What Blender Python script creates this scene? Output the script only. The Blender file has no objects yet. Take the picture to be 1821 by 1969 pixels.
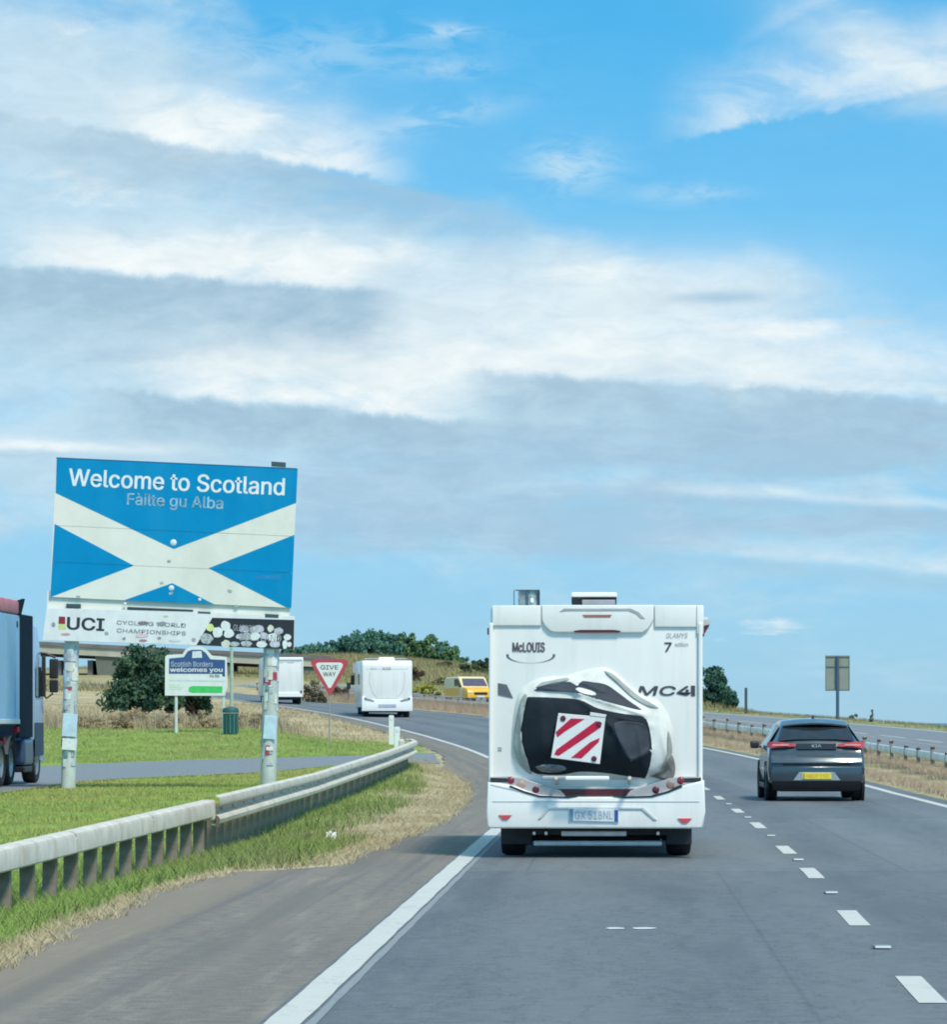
import bpy, bmesh, math, random
import numpy as np
from mathutils import Vector, Matrix

random.seed(7)
rng = np.random.default_rng(11)
scene = bpy.context.scene
COL = scene.collection
R_ = math.radians

# ------------------------------------------------------------------ camera
F = 7050.0            # focal length in photo pixels (photo is 1821 wide)
CAM_Z = 1.45
cam_d = bpy.data.cameras.new('camera')
cam = bpy.data.objects.new('camera', cam_d)
COL.objects.link(cam)
cam.location = (0, 0, CAM_Z)
cam.rotation_euler = (R_(90), 0, 0)
cam_d.sensor_fit = 'HORIZONTAL'
cam_d.sensor_width = 36.0
cam_d.lens = F / 1821 * 36.0
cam_d.shift_y = 403.5 / 1821
cam_d.clip_start = 0.5
cam_d.clip_end = 120000
scene.camera = cam

scene.view_settings.view_transform = 'Standard'
scene.view_settings.look = 'None'
scene.view_settings.exposure = 0.86
scene.view_settings.gamma = 1.0
scene.view_settings.use_curve_mapping = False
scene.cycles.filter_width = 1.9      # a phone picture through a windscreen is a little soft

# ------------------------------------------------------------------ node helpers
class NT:
    """tiny helper to write node graphs as expressions"""
    def __init__(s, tree):
        s.t = tree; s.n = tree.nodes; s.l = tree.links
    def node(s, typ, **kw):
        n = s.n.new(typ)
        for k, v in kw.items(): setattr(n, k, v)
        return n
    def put(s, sock, v):
        if v is None: return
        if isinstance(v, bpy.types.NodeSocket): s.l.new(v, sock)
        else:
            if sock.type == 'RGBA' and len(v) == 3: v = (*v, 1)
            sock.default_value = v
    def m(s, op, a, b=None, c=None, clamp=False):
        n = s.node('ShaderNodeMath', operation=op); n.use_clamp = clamp
        s.put(n.inputs[0], a); s.put(n.inputs[1], b); s.put(n.inputs[2], c)
        return n.outputs[0]
    def mix(s, f, a, b, blend='MIX'):
        n = s.node('ShaderNodeMix'); n.data_type = 'RGBA'; n.blend_type = blend; n.clamp_factor = True
        s.put(n.inputs[0], f); s.put(n.inputs[6], a); s.put(n.inputs[7], b)
        return n.outputs[2]
    def ramp(s, f, lo, hi, a=0.0, b=1.0, smooth=True):
        n = s.node('ShaderNodeMapRange'); n.interpolation_type = 'SMOOTHSTEP' if smooth else 'LINEAR'
        s.put(n.inputs[0], f); s.put(n.inputs[1], lo); s.put(n.inputs[2], hi); s.put(n.inputs[3], a); s.put(n.inputs[4], b)
        return n.outputs[0]
    def noise(s, vec, scale, detail=4, rough=.55, dist=0.0):
        n = s.node('ShaderNodeTexNoise')
        s.put(n.inputs['Vector'], vec); n.inputs['Scale'].default_value = scale
        n.inputs['Detail'].default_value = detail; n.inputs['Roughness'].default_value = rough
        n.inputs['Distortion'].default_value = dist
        return n.outputs['Fac']
    def mapping(s, vec, scale=(1, 1, 1), loc=(0, 0, 0), rot=(0, 0, 0)):
        n = s.node('ShaderNodeMapping'); s.put(n.inputs[0], vec)
        n.inputs['Scale'].default_value = scale; n.inputs['Location'].default_value = loc; n.inputs['Rotation'].default_value = rot
        return n.outputs[0]
    def xyz(s, x, y, z):
        n = s.node('ShaderNodeCombineXYZ'); s.put(n.inputs[0], x); s.put(n.inputs[1], y); s.put(n.inputs[2], z)
        return n.outputs[0]

# ------------------------------------------------------------------ world: blue sky with banks of cloud
SUN_EL, SUN_AZ = R_(54), R_(151)      # azimuth clockwise from +Y: behind the camera, to its right
world = bpy.data.worlds.new('World'); scene.world = world; world.use_nodes = True
w = NT(world.node_tree); w.n.clear()
SKY = 0.106
def build_world():
    tc = w.node('ShaderNodeTexCoord')
    sep = w.node('ShaderNodeSeparateXYZ'); w.put(sep.inputs[0], tc.outputs['Generated'])
    dx, dy, dz = sep.outputs
    hor = w.m('SQRT', w.m('ADD', w.m('MULTIPLY', dx, dx), w.m('ADD', w.m('MULTIPLY', dy, dy), 1e-6)))
    az = w.m('ARCTAN2', dx, dy)
    el = w.m('DIVIDE', dz, hor)
    ela = w.m('MAXIMUM', el, 0.0)
    # clear sky: physical sky, looked up a little higher than the view direction (clean sea air, no dust)
    zz = w.m('ADD', w.m('MULTIPLY', ela, 1.9), 0.27)
    sky = w.node('ShaderNodeTexSky'); sky.sky_type = 'NISHITA'; sky.sun_disc = False
    sky.sun_elevation = SUN_EL; sky.sun_rotation = SUN_AZ
    sky.air_density = 1.0; sky.dust_density = 0.1; sky.ozone_density = 3.0; sky.altitude = 50
    nv = w.node('ShaderNodeVectorMath', operation='NORMALIZE'); w.put(nv.inputs[0], w.xyz(dx, dy, zz))
    w.put(sky.inputs['Vector'], nv.outputs[0])
    blue = w.mix(1.0, sky.outputs[0], (0.50, 1.55, 1.50), 'MULTIPLY')
    # haze band at the horizon
    hz = w.ramp(ela, 0.0, 0.19, 1.0, 0.0, smooth=False)
    blue = w.mix(hz, blue, (1.95, 3.22, 4.02))
    # cloud coordinates: streaks drawn out along the horizon
    st = w.m('ADD', w.m('MULTIPLY', ela, 2.4), 0.35)
    cv = w.xyz(w.m('MULTIPLY', az, 15.0), w.m('MULTIPLY', w.m('LOGARITHM', st, 2.0), 5.2), 3.7)
    n1 = w.noise(cv, 1.5, 8, .55, .35)
    n2 = w.noise(w.mapping(cv, (1, 1.5, 1), (7.3, 1.9, 4)), 2.6, 9, .58, .3)
    n3 = w.noise(w.mapping(cv, (.8, 1.7, 1), (2.3, 8.9, 1)), 1.9, 8, .55, .4)
    front = w.m('GREATER_THAN', dy, 0.0)
    def blob(px, py, sx, sy, amp, tilt=0.0):
        a = w.m('SUBTRACT', az, math.atan((px - 910) / F)); e = w.m('SUBTRACT', el, (1388 - py) / F)
        e = w.m('ADD', e, w.m('MULTIPLY', a, tilt))
        a = w.m('MULTIPLY', a, F / sx); e = w.m('MULTIPLY', e, F / sy)
        r = w.m('ADD', w.m('MULTIPLY', a, a), w.m('MULTIPLY', e, e))
        return w.m('MULTIPLY', w.m('MULTIPLY', w.m('EXPONENT', w.m('MULTIPLY', r, -1.0)), amp), front)
    def total(bl):
        t = bl[0]
        for b in bl[1:]: t = w.m('ADD', t, b)
        return t
    # thin veil / bright banks / grey bases, each where the photograph has them
    veil = total([blob(150, 280, 560, 330, .34), blob(850, 640, 900, 210, .34), blob(1700, 110, 300, 120, .24, .35),
                  blob(500, 560, 620, 160, .26), blob(1010, 90, 360, 330, -.34), blob(1560, 400, 330, 120, -.26), blob(1120, 310, 100, 55, .20), blob(1300, 230, 160, 45, .16, .3),
                  blob(1000, 880, 1300, 190, .16), blob(300, 980, 700, 120, .10), blob(1250, 1050, 900, 60, .05), blob(40, 870, 300, 70, .3), blob(1400, 940, 420, 22, .14)])
    bright = total([blob(420, 240, 260, 80, .34, -.25), blob(480, 490, 420, 75, .34), blob(760, 690, 520, 80, .36),
                    blob(1180, 520, 220, 48, .27), blob(1430, 640, 260, 32, .27), blob(1690, 90, 170, 90, .30, .4), blob(90, 60, 200, 110, .12),
                    blob(1500, 745, 320, 28, .16), blob(1040, 60, 430, 270, -.25), blob(1450, 380, 330, 110, -.2), blob(1420, 1205, 160, 28, .22),
                    blob(60, 860, 240, 26, .26), blob(1460, 945, 260, 22, .16), blob(1560, 830, 300, 40, .08), blob(240, 400, 150, 45, .2)])
    grey = total([blob(180, 610, 330, 85, .12), blob(980, 840, 420, 60, .22, -.05),
                  blob(1120, 735, 330, 36, .25), blob(1650, 830, 420, 75, .28), blob(1395, 574, 120, 12, .45), blob(1650, 625, 200, 14, .30),
                  blob(60, 330, 260, 90, .20), blob(820, 380, 230, 70, .16), blob(1040, 70, 420, 260, -.3), blob(420, 310, 200, 22, .14, -.3), blob(1000, 1010, 700, 60, .24), blob(1150, 1040, 1100, 170, .14), blob(350, 960, 700, 80, .10), blob(1350, 900, 500, 40, .20), blob(700, 930, 400, 40, .16), blob(1650, 1010, 300, 40, .2), blob(250, 700, 300, 30, .2)])
    dv = w.ramp(w.m('ADD', w.m('MULTIPLY', n1, .8), w.m('ADD', veil, w.m('MULTIPLY', w.ramp(el, .18, .5), .16))), .40, .76)  # extra high veil above the view, added to whiten the ambient light
    db = w.ramp(w.m('ADD', w.m('ADD', w.m('MULTIPLY', n2, .75), bright), w.m('MULTIPLY', n1, .15)), .60, .86)
    dg = w.ramp(w.m('ADD', w.m('MULTIPLY', n3, .75), grey), .54, .76)
    c = w.mix(w.m('MULTIPLY', dv, .82), blue, (3.0, 3.95, 4.5))
    c = w.mix(w.m('MULTIPLY', db, .9), c, (4.55, 4.95, 5.05))
    c = w.mix(w.m('MULTIPLY', dg, .72), c, (2.0, 3.0, 3.85))
    # cloud banks with a ragged edge: sunlit billows above it, grey base below
    xp = w.m('ADD', w.m('MULTIPLY', az, F), 910.0); yp = w.m('SUBTRACT', 1388.0, w.m('MULTIPLY', el, F))
    rag = w.noise(w.xyz(w.m('MULTIPLY', az, 75.0), w.m('MULTIPLY', el, 60.0), 1.3), 1.0, 7, .62, .5)
    rag2 = w.noise(w.xyz(w.m('MULTIPLY', az, 34.0), w.m('MULTIPLY', el, 70.0), 5.1), 1.0, 7, .6, .5)
    def bank(x0, y0, x1, y1, amp, up, dn, bl, br, gl, gr, bs, gs, c):
        sl = (y1 - y0) / (x1 - x0)
        top = w.m('ADD', w.m('ADD', w.m('MULTIPLY', w.m('SUBTRACT', xp, x0), sl), y0), w.m('MULTIPLY', w.m('SUBTRACT', rag, .5), amp))
        t = w.m('SUBTRACT', yp, top)
        win = lambda a, b, f: w.m('MULTIPLY', w.m('MULTIPLY', w.ramp(xp, a - f, a + f), w.ramp(xp, b - f, b + f, 1, 0)), front)
        tx = w.ramp(rag2, .36, .60)
        gm = w.m('MULTIPLY', w.m('MULTIPLY', w.ramp(t, -5, 12), w.ramp(t, dn * .25, dn, 1, 0)), w.m('MULTIPLY', win(gl, gr, 70), gs))
        gm = w.m('MULTIPLY', gm, w.m('ADD', w.m('MULTIPLY', tx, .45), .55))
        bm = w.m('MULTIPLY', w.m('MULTIPLY', w.ramp(t, -14, 6, 1, 0), w.ramp(t, -up, -up * .15)), w.m('MULTIPLY', win(bl, br, 110), bs))
        bm = w.m('MULTIPLY', bm, w.m('ADD', w.m('MULTIPLY', tx, .65), .35))
        c = w.mix(bm, c, (4.6, 4.95, 5.0))
        return w.mix(gm, c, (1.95, 2.9, 3.65))
    soft = total([blob(880, 630, 560, 120, .55), blob(1270, 545, 330, 70, .45), blob(1500, 690, 420, 80, .35), blob(400, 240, 300, 80, .35), blob(420, 480, 300, 60, .4), blob(1690, 100, 200, 80, .4, .4), blob(60, 160, 160, 160, .25)])
    c = w.mix(w.m('MULTIPLY', soft, w.m('ADD', w.m('MULTIPLY', rag2, .9), .45)), c, (4.3, 4.75, 4.9))
    c = bank(1210, 292, 1821, 176, 64, 190, 60, 1340, 2000, 1500, 1900, .62, .10, c)
    c = bank(1390, 112, 1560, 30, 40, 60, 40, 1480, 2000, 1500, 1900, .25, .0, c)
    c = bank(110, 238, 740, 350, 60, 150, 130, 250, 720, -200, 1000, .9, .60, c)
    c = bank(0, 512, 700, 556, 54, 120, 220, 90, 700, -400, 740, .95, 1.0, c)
    c = bank(930, 712, 1640, 762, 56, 200, 200, 860, 1900, 940, 2000, .55, .80, c)
    c = bank(200, 750, 800, 802, 60, 170, 140, 330, 860, 190, 900, .95, .95, c)
    c = bank(0, 868, 480, 880, 10, 34, 30, -300, 360, -300, 300, .7, .2, c)
    c = bank(1300, 950, 1821, 985, 16, 34, 40, 1310, 2000, 1300, 2000, .45, .3, c)
    c = bank(1270, 1060, 1821, 1110, 16, 60, 50, 1270, 2000, 1100, 2000, .35, .35, c)
    c = w.mix(w.m('MULTIPLY', blob(1392, 575, 105, 13, .9), 1.0), c, (2.1, 3.1, 3.95))
    fine = w.noise(w.xyz(w.m('MULTIPLY', az, 70.0), w.m('MULTIPLY', el, 190.0), 2.2), 1.0, 7, .62, .6)
    fm = w.m('MULTIPLY', w.ramp(fine, .30, .70, .93, 1.05), 1.0)
    cl = w.m('MAXIMUM', dv, w.m('MAXIMUM', soft, db))
    fm = w.m('ADD', 1.0, w.m('MULTIPLY', w.m('SUBTRACT', fm, 1.0), w.ramp(cl, .1, .6, .25, 1)))
    c = w.mix(1.0, c, w.xyz(fm, w.m('POWER', fm, .75), w.m('POWER', fm, .55)), 'MULTIPLY')
    wisp = w.m('MULTIPLY', total([blob(640, 100, 260, 50, .30), blob(860, 60, 60, 14, .5), blob(870, 135, 60, 14, .45), blob(1095, 320, 80, 45, .6), blob(830, 230, 150, 26, .4, -.2), blob(1320, 375, 90, 18, .4)]), w.ramp(fine, .32, .62))
    c = w.mix(wisp, c, (3.6, 4.4, 4.75))
    bg = w.node('ShaderNodeBackground'); w.put(bg.inputs[0], c); bg.inputs[1].default_value = SKY
    out = w.node('ShaderNodeOutputWorld'); w.l.new(bg.outputs[0], out.inputs[0])
build_world()

sun_d = bpy.data.lights.new('sun', 'SUN'); sun_d.energy = 1.95; sun_d.angle = R_(11); sun_d.color = (1, .90, .74)
sun = bpy.data.objects.new('sun', sun_d); COL.objects.link(sun)
sv = Vector((math.sin(SUN_AZ) * math.cos(SUN_EL), math.cos(SUN_AZ) * math.cos(SUN_EL), math.sin(SUN_EL)))
sun.rotation_euler = sv.to_track_quat('Z', 'Y').to_euler()
sun.location = (30, -30, 60)

# ------------------------------------------------------------------ materials
MATS = {}
def mat(name, col, rough=.55, metal=0.0, var=.12, nscale=6.0, bump=0.0, bscale=40.0, spec=.5, coat=0.0, dirt=None, dscale=3.0, damt=.0, alpha=1.0, trans=0.0, streak=.35):
    if name in MATS: return MATS[name]
    m = bpy.data.materials.new(name); m.use_nodes = True; t = NT(m.node_tree)
    b = t.n['Principled BSDF']
    tc = t.node('ShaderNodeTexCoord').outputs['Object']
    n = t.noise(tc, nscale, 5, .6)
    f = t.ramp(n, .25, .75, 1 - var, 1 + var)
    c = t.mix(1.0, (*col, 1), t.xyz(f, f, f), 'MULTIPLY')
    if dirt:
        d = t.noise(t.mapping(tc, (1, 1, streak), (3, 5, 1)), dscale, 6, .65)
        c = t.mix(t.m('MULTIPLY', t.ramp(d, .45, .75), damt), c, dirt)
    t.put(b.inputs['Base Color'], c)
    b.inputs['Roughness'].default_value = rough; b.inputs['Metallic'].default_value = metal
    b.inputs['Specular IOR Level'].default_value = spec
    b.inputs['Coat Weight'].default_value = coat
    if alpha < 1: b.inputs['Alpha'].default_value = alpha
    if trans: b.inputs['Transmission Weight'].default_value = trans
    if bump:
        bn = t.node('ShaderNodeBump'); bn.inputs['Strength'].default_value = bump; bn.inputs['Distance'].default_value = .02
        t.put(bn.inputs['Height'], t.noise(tc, bscale, 6, .7)); t.l.new(bn.outputs[0], b.inputs['Normal'])
    MATS[name] = m
    return m

def attr_mat(name, rough=.75, transl=0.0, nmix=.4):
    """colour from the mesh's own 'tint' attribute (leaf by leaf, blade by blade)"""
    m = bpy.data.materials.new(name); m.use_nodes = True; t = NT(m.node_tree)
    b = t.n['Principled BSDF']; a = t.node('ShaderNodeAttribute'); a.attribute_name = 'tint'
    t.put(b.inputs['Base Color'], a.outputs['Color'])
    b.inputs['Roughness'].default_value = rough; b.inputs['Specular IOR Level'].default_value = .15
    g = t.node('ShaderNodeNewGeometry'); v = t.node('ShaderNodeVectorMath', operation='MULTIPLY_ADD')
    t.put(v.inputs[0], g.outputs['Normal']); v.inputs[1].default_value = (nmix,) * 3; v.inputs[2].default_value = (0, 0, 1 - nmix * .6)
    vn = t.node('ShaderNodeVectorMath', operation='NORMALIZE'); t.put(vn.inputs[0], v.outputs[0]); t.l.new(vn.outputs[0], b.inputs['Normal'])
    if transl:
        tr = t.node('ShaderNodeBsdfTranslucent'); t.put(tr.inputs[0], a.outputs['Color'])
        mx = t.node('ShaderNodeMixShader'); mx.inputs[0].default_value = transl
        t.l.new(b.outputs[0], mx.inputs[1]); t.l.new(tr.outputs[0], mx.inputs[2])
        t.l.new(mx.outputs[0], t.n['Material Output'].inputs[0])
    return m
M_BLADE = attr_mat('grass_blades', .8, .35)
M_LEAF = attr_mat('leaves', .7, .25, .75)

# ------------------------------------------------------------------ object helpers
def tag(o, label=None, cat=None, group=None, kind=None):
    if label: o['label'] = label
    if cat: o['category'] = cat
    if group: o['group'] = group
    if kind: o['kind'] = kind
    return o
def thing(name, label, cat, loc=(0, 0, 0), rz=0.0, group=None):
    o = bpy.data.objects.new(name, None); COL.objects.link(o)
    o.location = loc; o.rotation_euler = (0, 0, rz); o.empty_display_size = .2
    return tag(o, label, cat, group)
def link(name, me, m, parent=None, smooth=False):
    o = bpy.data.objects.new(name, me); COL.objects.link(o)
    if m is not None:
        for k in (m if isinstance(m, (list, tuple)) else [m]): me.materials.append(k)
    if parent is not None: o.parent = parent
    if smooth: me.polygons.foreach_set('use_smooth', [True] * len(me.polygons))
    return o
def copy_tree(o, parent=None):
    c = o.copy(); COL.objects.link(c); c.parent = parent
    for ch in o.children: copy_tree(ch, c)
    return c

class MB:
    """collects shapes in one bmesh and links them as one mesh object"""
    def __init__(s): s.b = bmesh.new()
    def box(s, c, d, bev=0.0, seg=2, rot=None):
        g = bmesh.ops.create_cube(s.b, size=1.0)['verts']
        mt = Matrix.Translation(c) @ (rot.to_4x4() if rot else Matrix.Identity(4)) @ Matrix.Diagonal((*d, 1))
        bmesh.ops.transform(s.b, matrix=mt, verts=g)
        if bev:
            es = list({e for v in g for e in v.link_edges})
            bmesh.ops.bevel(s.b, geom=es, offset=bev, segments=seg, affect='EDGES', profile=.5)
        return s
    def prism(s, poly, y0, y1, bev=0.0, seg=2, taper=1.0):
        """outline in (x, z), from y0 (front, towards -y) to y1"""
        cx = sum(p[0] for p in poly) / len(poly); cz = sum(p[1] for p in poly) / len(poly)
        a = [s.b.verts.new((cx + (x - cx) * taper, y0, cz + (z - cz) * taper)) for x, z in poly]
        c = [s.b.verts.new((x, y1, z)) for x, z in poly]
        fs = [s.b.faces.new(a), s.b.faces.new(c[::-1])]
        n = len(poly)
        for i in range(n): fs.append(s.b.faces.new((a[i], c[i], c[(i + 1) % n], a[(i + 1) % n])))
        bmesh.ops.recalc_face_normals(s.b, faces=fs)
        if bev:
            es = [e for e in fs[0].edges]
            bmesh.ops.bevel(s.b, geom=es, offset=bev, segments=seg, affect='EDGES', profile=.5)
        return s
    def prismx(s, poly, x0, x1, bev=0.0, seg=2):
        """outline in (y, z) extruded along x"""
        a = [s.b.verts.new((x0, y, z)) for y, z in poly]; c = [s.b.verts.new((x1, y, z)) for y, z in poly]
        fs = [s.b.faces.new(a), s.b.faces.new(c[::-1])]; n = len(poly)
        for i in range(n): fs.append(s.b.faces.new((a[i], c[i], c[(i + 1) % n], a[(i + 1) % n])))
        bmesh.ops.recalc_face_normals(s.b, faces=fs)
        if bev:
            es = list({e for f in fs for e in f.edges})
            bmesh.ops.bevel(s.b, geom=es, offset=bev, segments=seg, affect='EDGES', profile=.5)
        return s
    def tube(s, pts, r0, r1=None, n=8, cap=True):
        r1 = r0 if r1 is None else r1
        pts = [Vector(p) for p in pts]; rings = []
        for i, p in enumerate(pts):
            d = (pts[min(i + 1, len(pts) - 1)] - pts[max(i - 1, 0)]).normalized()
            q = d.to_track_quat('Z', 'Y'); r = r0 + (r1 - r0) * i / max(1, len(pts) - 1)
            rings.append([s.b.verts.new(p + q @ Vector((r * math.cos(2 * math.pi * k / n), r * math.sin(2 * math.pi * k / n), 0))) for k in range(n)])
        for a, c in zip(rings, rings[1:]):
            for k in range(n): s.b.faces.new((a[k], a[(k + 1) % n], c[(k + 1) % n], c[k]))
        if cap: s.b.faces.new(rings[0][::-1]); s.b.faces.new(rings[-1])
        return s
    def lathe(s, prof, axis='z', c=(0, 0, 0), n=24, cap=True):
        """profile of (radius, height) turned about an axis through c"""
        rings = []
        for r, h in prof:
            ring = []
            for k in range(n):
                a = 2 * math.pi * k / n; u, v = r * math.cos(a), r * math.sin(a)
                p = (u, v, h) if axis == 'z' else ((h, u, v) if axis == 'x' else (u, h, v))
                ring.append(s.b.verts.new(Vector(c) + Vector(p)))
            rings.append(ring)
        fs = []
        for a, b in zip(rings, rings[1:]):
            for k in range(n): fs.append(s.b.faces.new((a[k], a[(k + 1) % n], b[(k + 1) % n], b[k])))
        if cap: fs += [s.b.faces.new(rings[0][::-1]), s.b.faces.new(rings[-1])]
        bmesh.ops.recalc_face_normals(s.b, faces=fs)
        return s
    def poly(s, pts):
        s.b.faces.new([s.b.verts.new(p) for p in pts]); return s
    def grid(s, rows):
        vs = [[s.b.verts.new(p) for p in r] for r in rows]
        for a, c in zip(vs, vs[1:]):
            for k in range(len(a) - 1): s.b.faces.new((a[k], a[k + 1], c[k + 1], c[k]))
        return s
    def build(s, name, m, parent=None, smooth=False, loc=None, auto=None):
        me = bpy.data.meshes.new(name); s.b.normal_update(); s.b.to_mesh(me); s.b.free()
        o = link(name, me, m, parent, smooth)
        if auto is not None: me.set_sharp_from_angle(angle=R_(auto)); me.polygons.foreach_set('use_smooth', [True] * len(me.polygons))
        if loc: o.location = loc
        return o

def np_mesh(name, co, faces_n, idx, m, tint=None, kind=None, parent=None, smooth=False):
    """mesh straight from numpy: faces_n = corners of each face, idx = flat corner indices"""
    me = bpy.data.meshes.new(name)
    me.vertices.add(len(co)); me.vertices.foreach_set('co', np.asarray(co, dtype=np.float32).ravel())
    me.loops.add(len(idx)); me.loops.foreach_set('vertex_index', np.asarray(idx, dtype=np.int32))
    faces_n = np.asarray(faces_n, dtype=np.int32)
    st = np.concatenate(([0], np.cumsum(faces_n)[:-1])).astype(np.int32)
    me.polygons.add(len(faces_n)); me.polygons.foreach_set('loop_start', st)
    me.update(calc_edges=True)
    if tint is not None:
        a = me.attributes.new('tint', 'FLOAT_COLOR', 'POINT')
        rgba = np.ones((len(co), 4), dtype=np.float32); rgba[:, :3] = tint
        a.data.foreach_set('color', rgba.ravel())
    o = link(name, me, m, parent, smooth)
    if kind: o['kind'] = kind
    return o

FONT = None
try:      # the lettering font that ships with Blender; the built-in one otherwise
    FONT = bpy.data.fonts.load(bpy.utils.resource_path('LOCAL') + '/datafiles/fonts/Inter.woff2')
except Exception: FONT = None
def text_part(name, body, w_, h_, pos, m, parent, bold=0.0, shear=0.0, y=-.004, align='C', thick=.002):
    """flat lettering facing -y, fitted to a width and a height; pos = (x, z) of its centre"""
    cu = bpy.data.curves.new(name, 'FONT'); cu.body = body; cu.size = 1; cu.shear = shear
    cu.resolution_u = 3
    if FONT: cu.font = FONT
    o = bpy.data.objects.new(name, cu); COL.objects.link(o)
    dg = bpy.context.evaluated_depsgraph_get()
    me = bpy.data.meshes.new_from_object(o.evaluated_get(dg)); bpy.data.objects.remove(o); bpy.data.curves.remove(cu)
    n = len(me.vertices); co = np.empty(n * 3, dtype=np.float32); me.vertices.foreach_get('co', co); co = co.reshape(-1, 3)
    lo, hi = co.min(0), co.max(0); sc = hi - lo
    out = np.empty_like(co)
    out[:, 0] = (co[:, 0] - (lo[0] + hi[0]) / 2) / sc[0] * w_ + pos[0]
    out[:, 2] = (co[:, 1] - (lo[1] + hi[1]) / 2) / sc[1] * h_ + pos[1]
    out[:, 1] = y - thick
    me.vertices.foreach_set('co', out.ravel()); me.update()
    me.name = name; me.materials.clear()
    if bold > 0:     # heavier strokes
        b = bmesh.new(); d = bold * h_ * 1.1
        for k, (ax, az_) in enumerate(((0, 0), (d, 0), (-d, 0), (0, d * .6), (0, -d * .6), (d * .7, d * .45), (-d * .7, -d * .45), (d * .7, -d * .45), (-d * .7, d * .45))):
            n0 = len(b.verts); b.from_mesh(me); b.verts.ensure_lookup_table()
            for v in b.verts[n0:]: v.co += Vector((ax, -.0003 * k, az_))
        b.to_mesh(me); b.free()
    return link(name, me, m, parent)

def in_poly(x, z, poly):
    x = np.asarray(x); z = np.asarray(z); r = np.zeros(x.shape, bool); n = len(poly)
    for i in range(n):
        x1, z1 = poly[i]; x2, z2 = poly[(i + 1) % n]
        c = (z1 > z) != (z2 > z)
        with np.errstate(divide='ignore', invalid='ignore'):
            r ^= c & (x < (x2 - x1) * (z - z1) / (z2 - z1) + x1)
    return r
def clip_h(poly, z0, above):
    out = []
    for i in range(len(poly)):
        a, b = poly[i], poly[(i + 1) % len(poly)]
        ia, ib = (a[1] >= z0) == above, (b[1] >= z0) == above
        if ia: out.append(a)
        if ia != ib:
            t = (z0 - a[1]) / (b[1] - a[1]); out.append((a[0] + (b[0] - a[0]) * t, z0))
    return out

# ------------------------------------------------------------------ lie of the land
# L / MID / RGT: x of the nearside edge line, lane line and offside edge line at distance y
def _curve(base):
    def f(y):
        y = np.asarray(y, dtype=float); t = np.clip(y - 70, 0, 160); e = np.maximum(y - 230, 0)
        return np.where(y < 70, base - (70 - y) * .0385, base + .04 * t - t * t / 840 - e * .341)
    return f
L = _curve(1.10); RGT = _curve(8.40)
_MY = [0, 19.77, 27.1, 35.2, 41.7, 51.6, 61.6, 73.0]; _MX = [1.40, 2.417, 2.807, 3.25, 3.55, 4.0, 4.38, 4.80]
_MT = _curve(4.69)
def MID(y):
    y = np.asarray(y, dtype=float)
    return np.where(y < 73, np.interp(y, _MY, _MX), _MT(y))
ZLY = [0, 70, 95, 115, 133, 145, 152, 162, 190, 210, 260, 320, 380, 450, 700, 1200, 2500]
ZLV = [0, 0, .08, .32, .75, 1.08, 1.28, 1.60, 2.45, 3.05, 4.5, 5.9, 6.3, 6.0, 3.0, -6, -25]
ZRY = [0, 75, 90, 107, 119, 138, 169.5, 186, 210, 260, 320, 380, 450, 700, 1200, 2500]
ZRV = [0, 0, .10, .38, .60, 1.0, 1.68, 2.04, 2.62, 4.3, 5.9, 6.3, 6.0, 3.0, -6, -25]
def sst(x, a, b):
    t = np.clip((np.asarray(x, dtype=float) - a) / (b - a), 0, 1); return t * t * (3 - 2 * t)
UGY = [0, 17, 25, 33, 35.5, 37, 53, 65, 85, 100, 118, 240]; UGV = [1.9, 1.95, 2.2, 2.35, 2.0, 1.25, .95, 1.1, 1.7, 2.2, 1.3, .8]
def UG(y): return np.interp(y, UGY, UGV) + .07 * np.sin(np.asarray(y) * 1.9) * np.sin(np.asarray(y) * .63 + 1) + .05 * np.sin(np.asarray(y) * 4.3)
def road_z(x, y):
    x = np.asarray(x, dtype=float); y = np.asarray(y, dtype=float)
    l, r = L(y), RGT(y); f = np.clip((x - l) / (r - l), 0, 1)
    zl = np.interp(y, ZLY, ZLV); zr = np.interp(y, ZRY, ZRV)
    return zl + (zr - zl) * f
EY = [0, 100, 185, 250, 320, 420, 700, 2500]
def land(x, y):
    """natural surface, roads included"""
    x = np.asarray(x, dtype=float); y = np.asarray(y, dtype=float)
    z = road_z(x, y); u = L(y) - x
    z = z - .22 * sst(u, 2.0, 3.6) * (1 - sst(y, 45, 78))
    z = z + .26 * sst(u, 1.6, 3.0) * (1 - sst(u, 3.6, 7)) * np.exp(-((y - 90) / 13.0) ** 2)
    z = z + .46 * sst(u, 3, 7.5) * np.exp(-((y - 131) / 11.0) ** 2)
    z = z + .22 * sst(u, .8, 2.2) * sst(y, 140, 165) * (1 - sst(u, 14, 30))
    e = np.where(y < 185, RGT(np.minimum(y, 185)) + 14.9, np.interp(y, [185, 250, 320, 420, 700, 2500], [12.1, 7.5, 5, 6, 6, 50]))
    d = np.maximum(x - e, 0)
    z = z - np.minimum(.25 * d * d / (d + 4.0) , 40)
    z = z + 6.6 * np.exp(-((x + 16) / 21.0) ** 2 - ((y - 590) / 190.0) ** 2) * sst(y, 230, 420)
    return np.maximum(z, -24)

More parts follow.
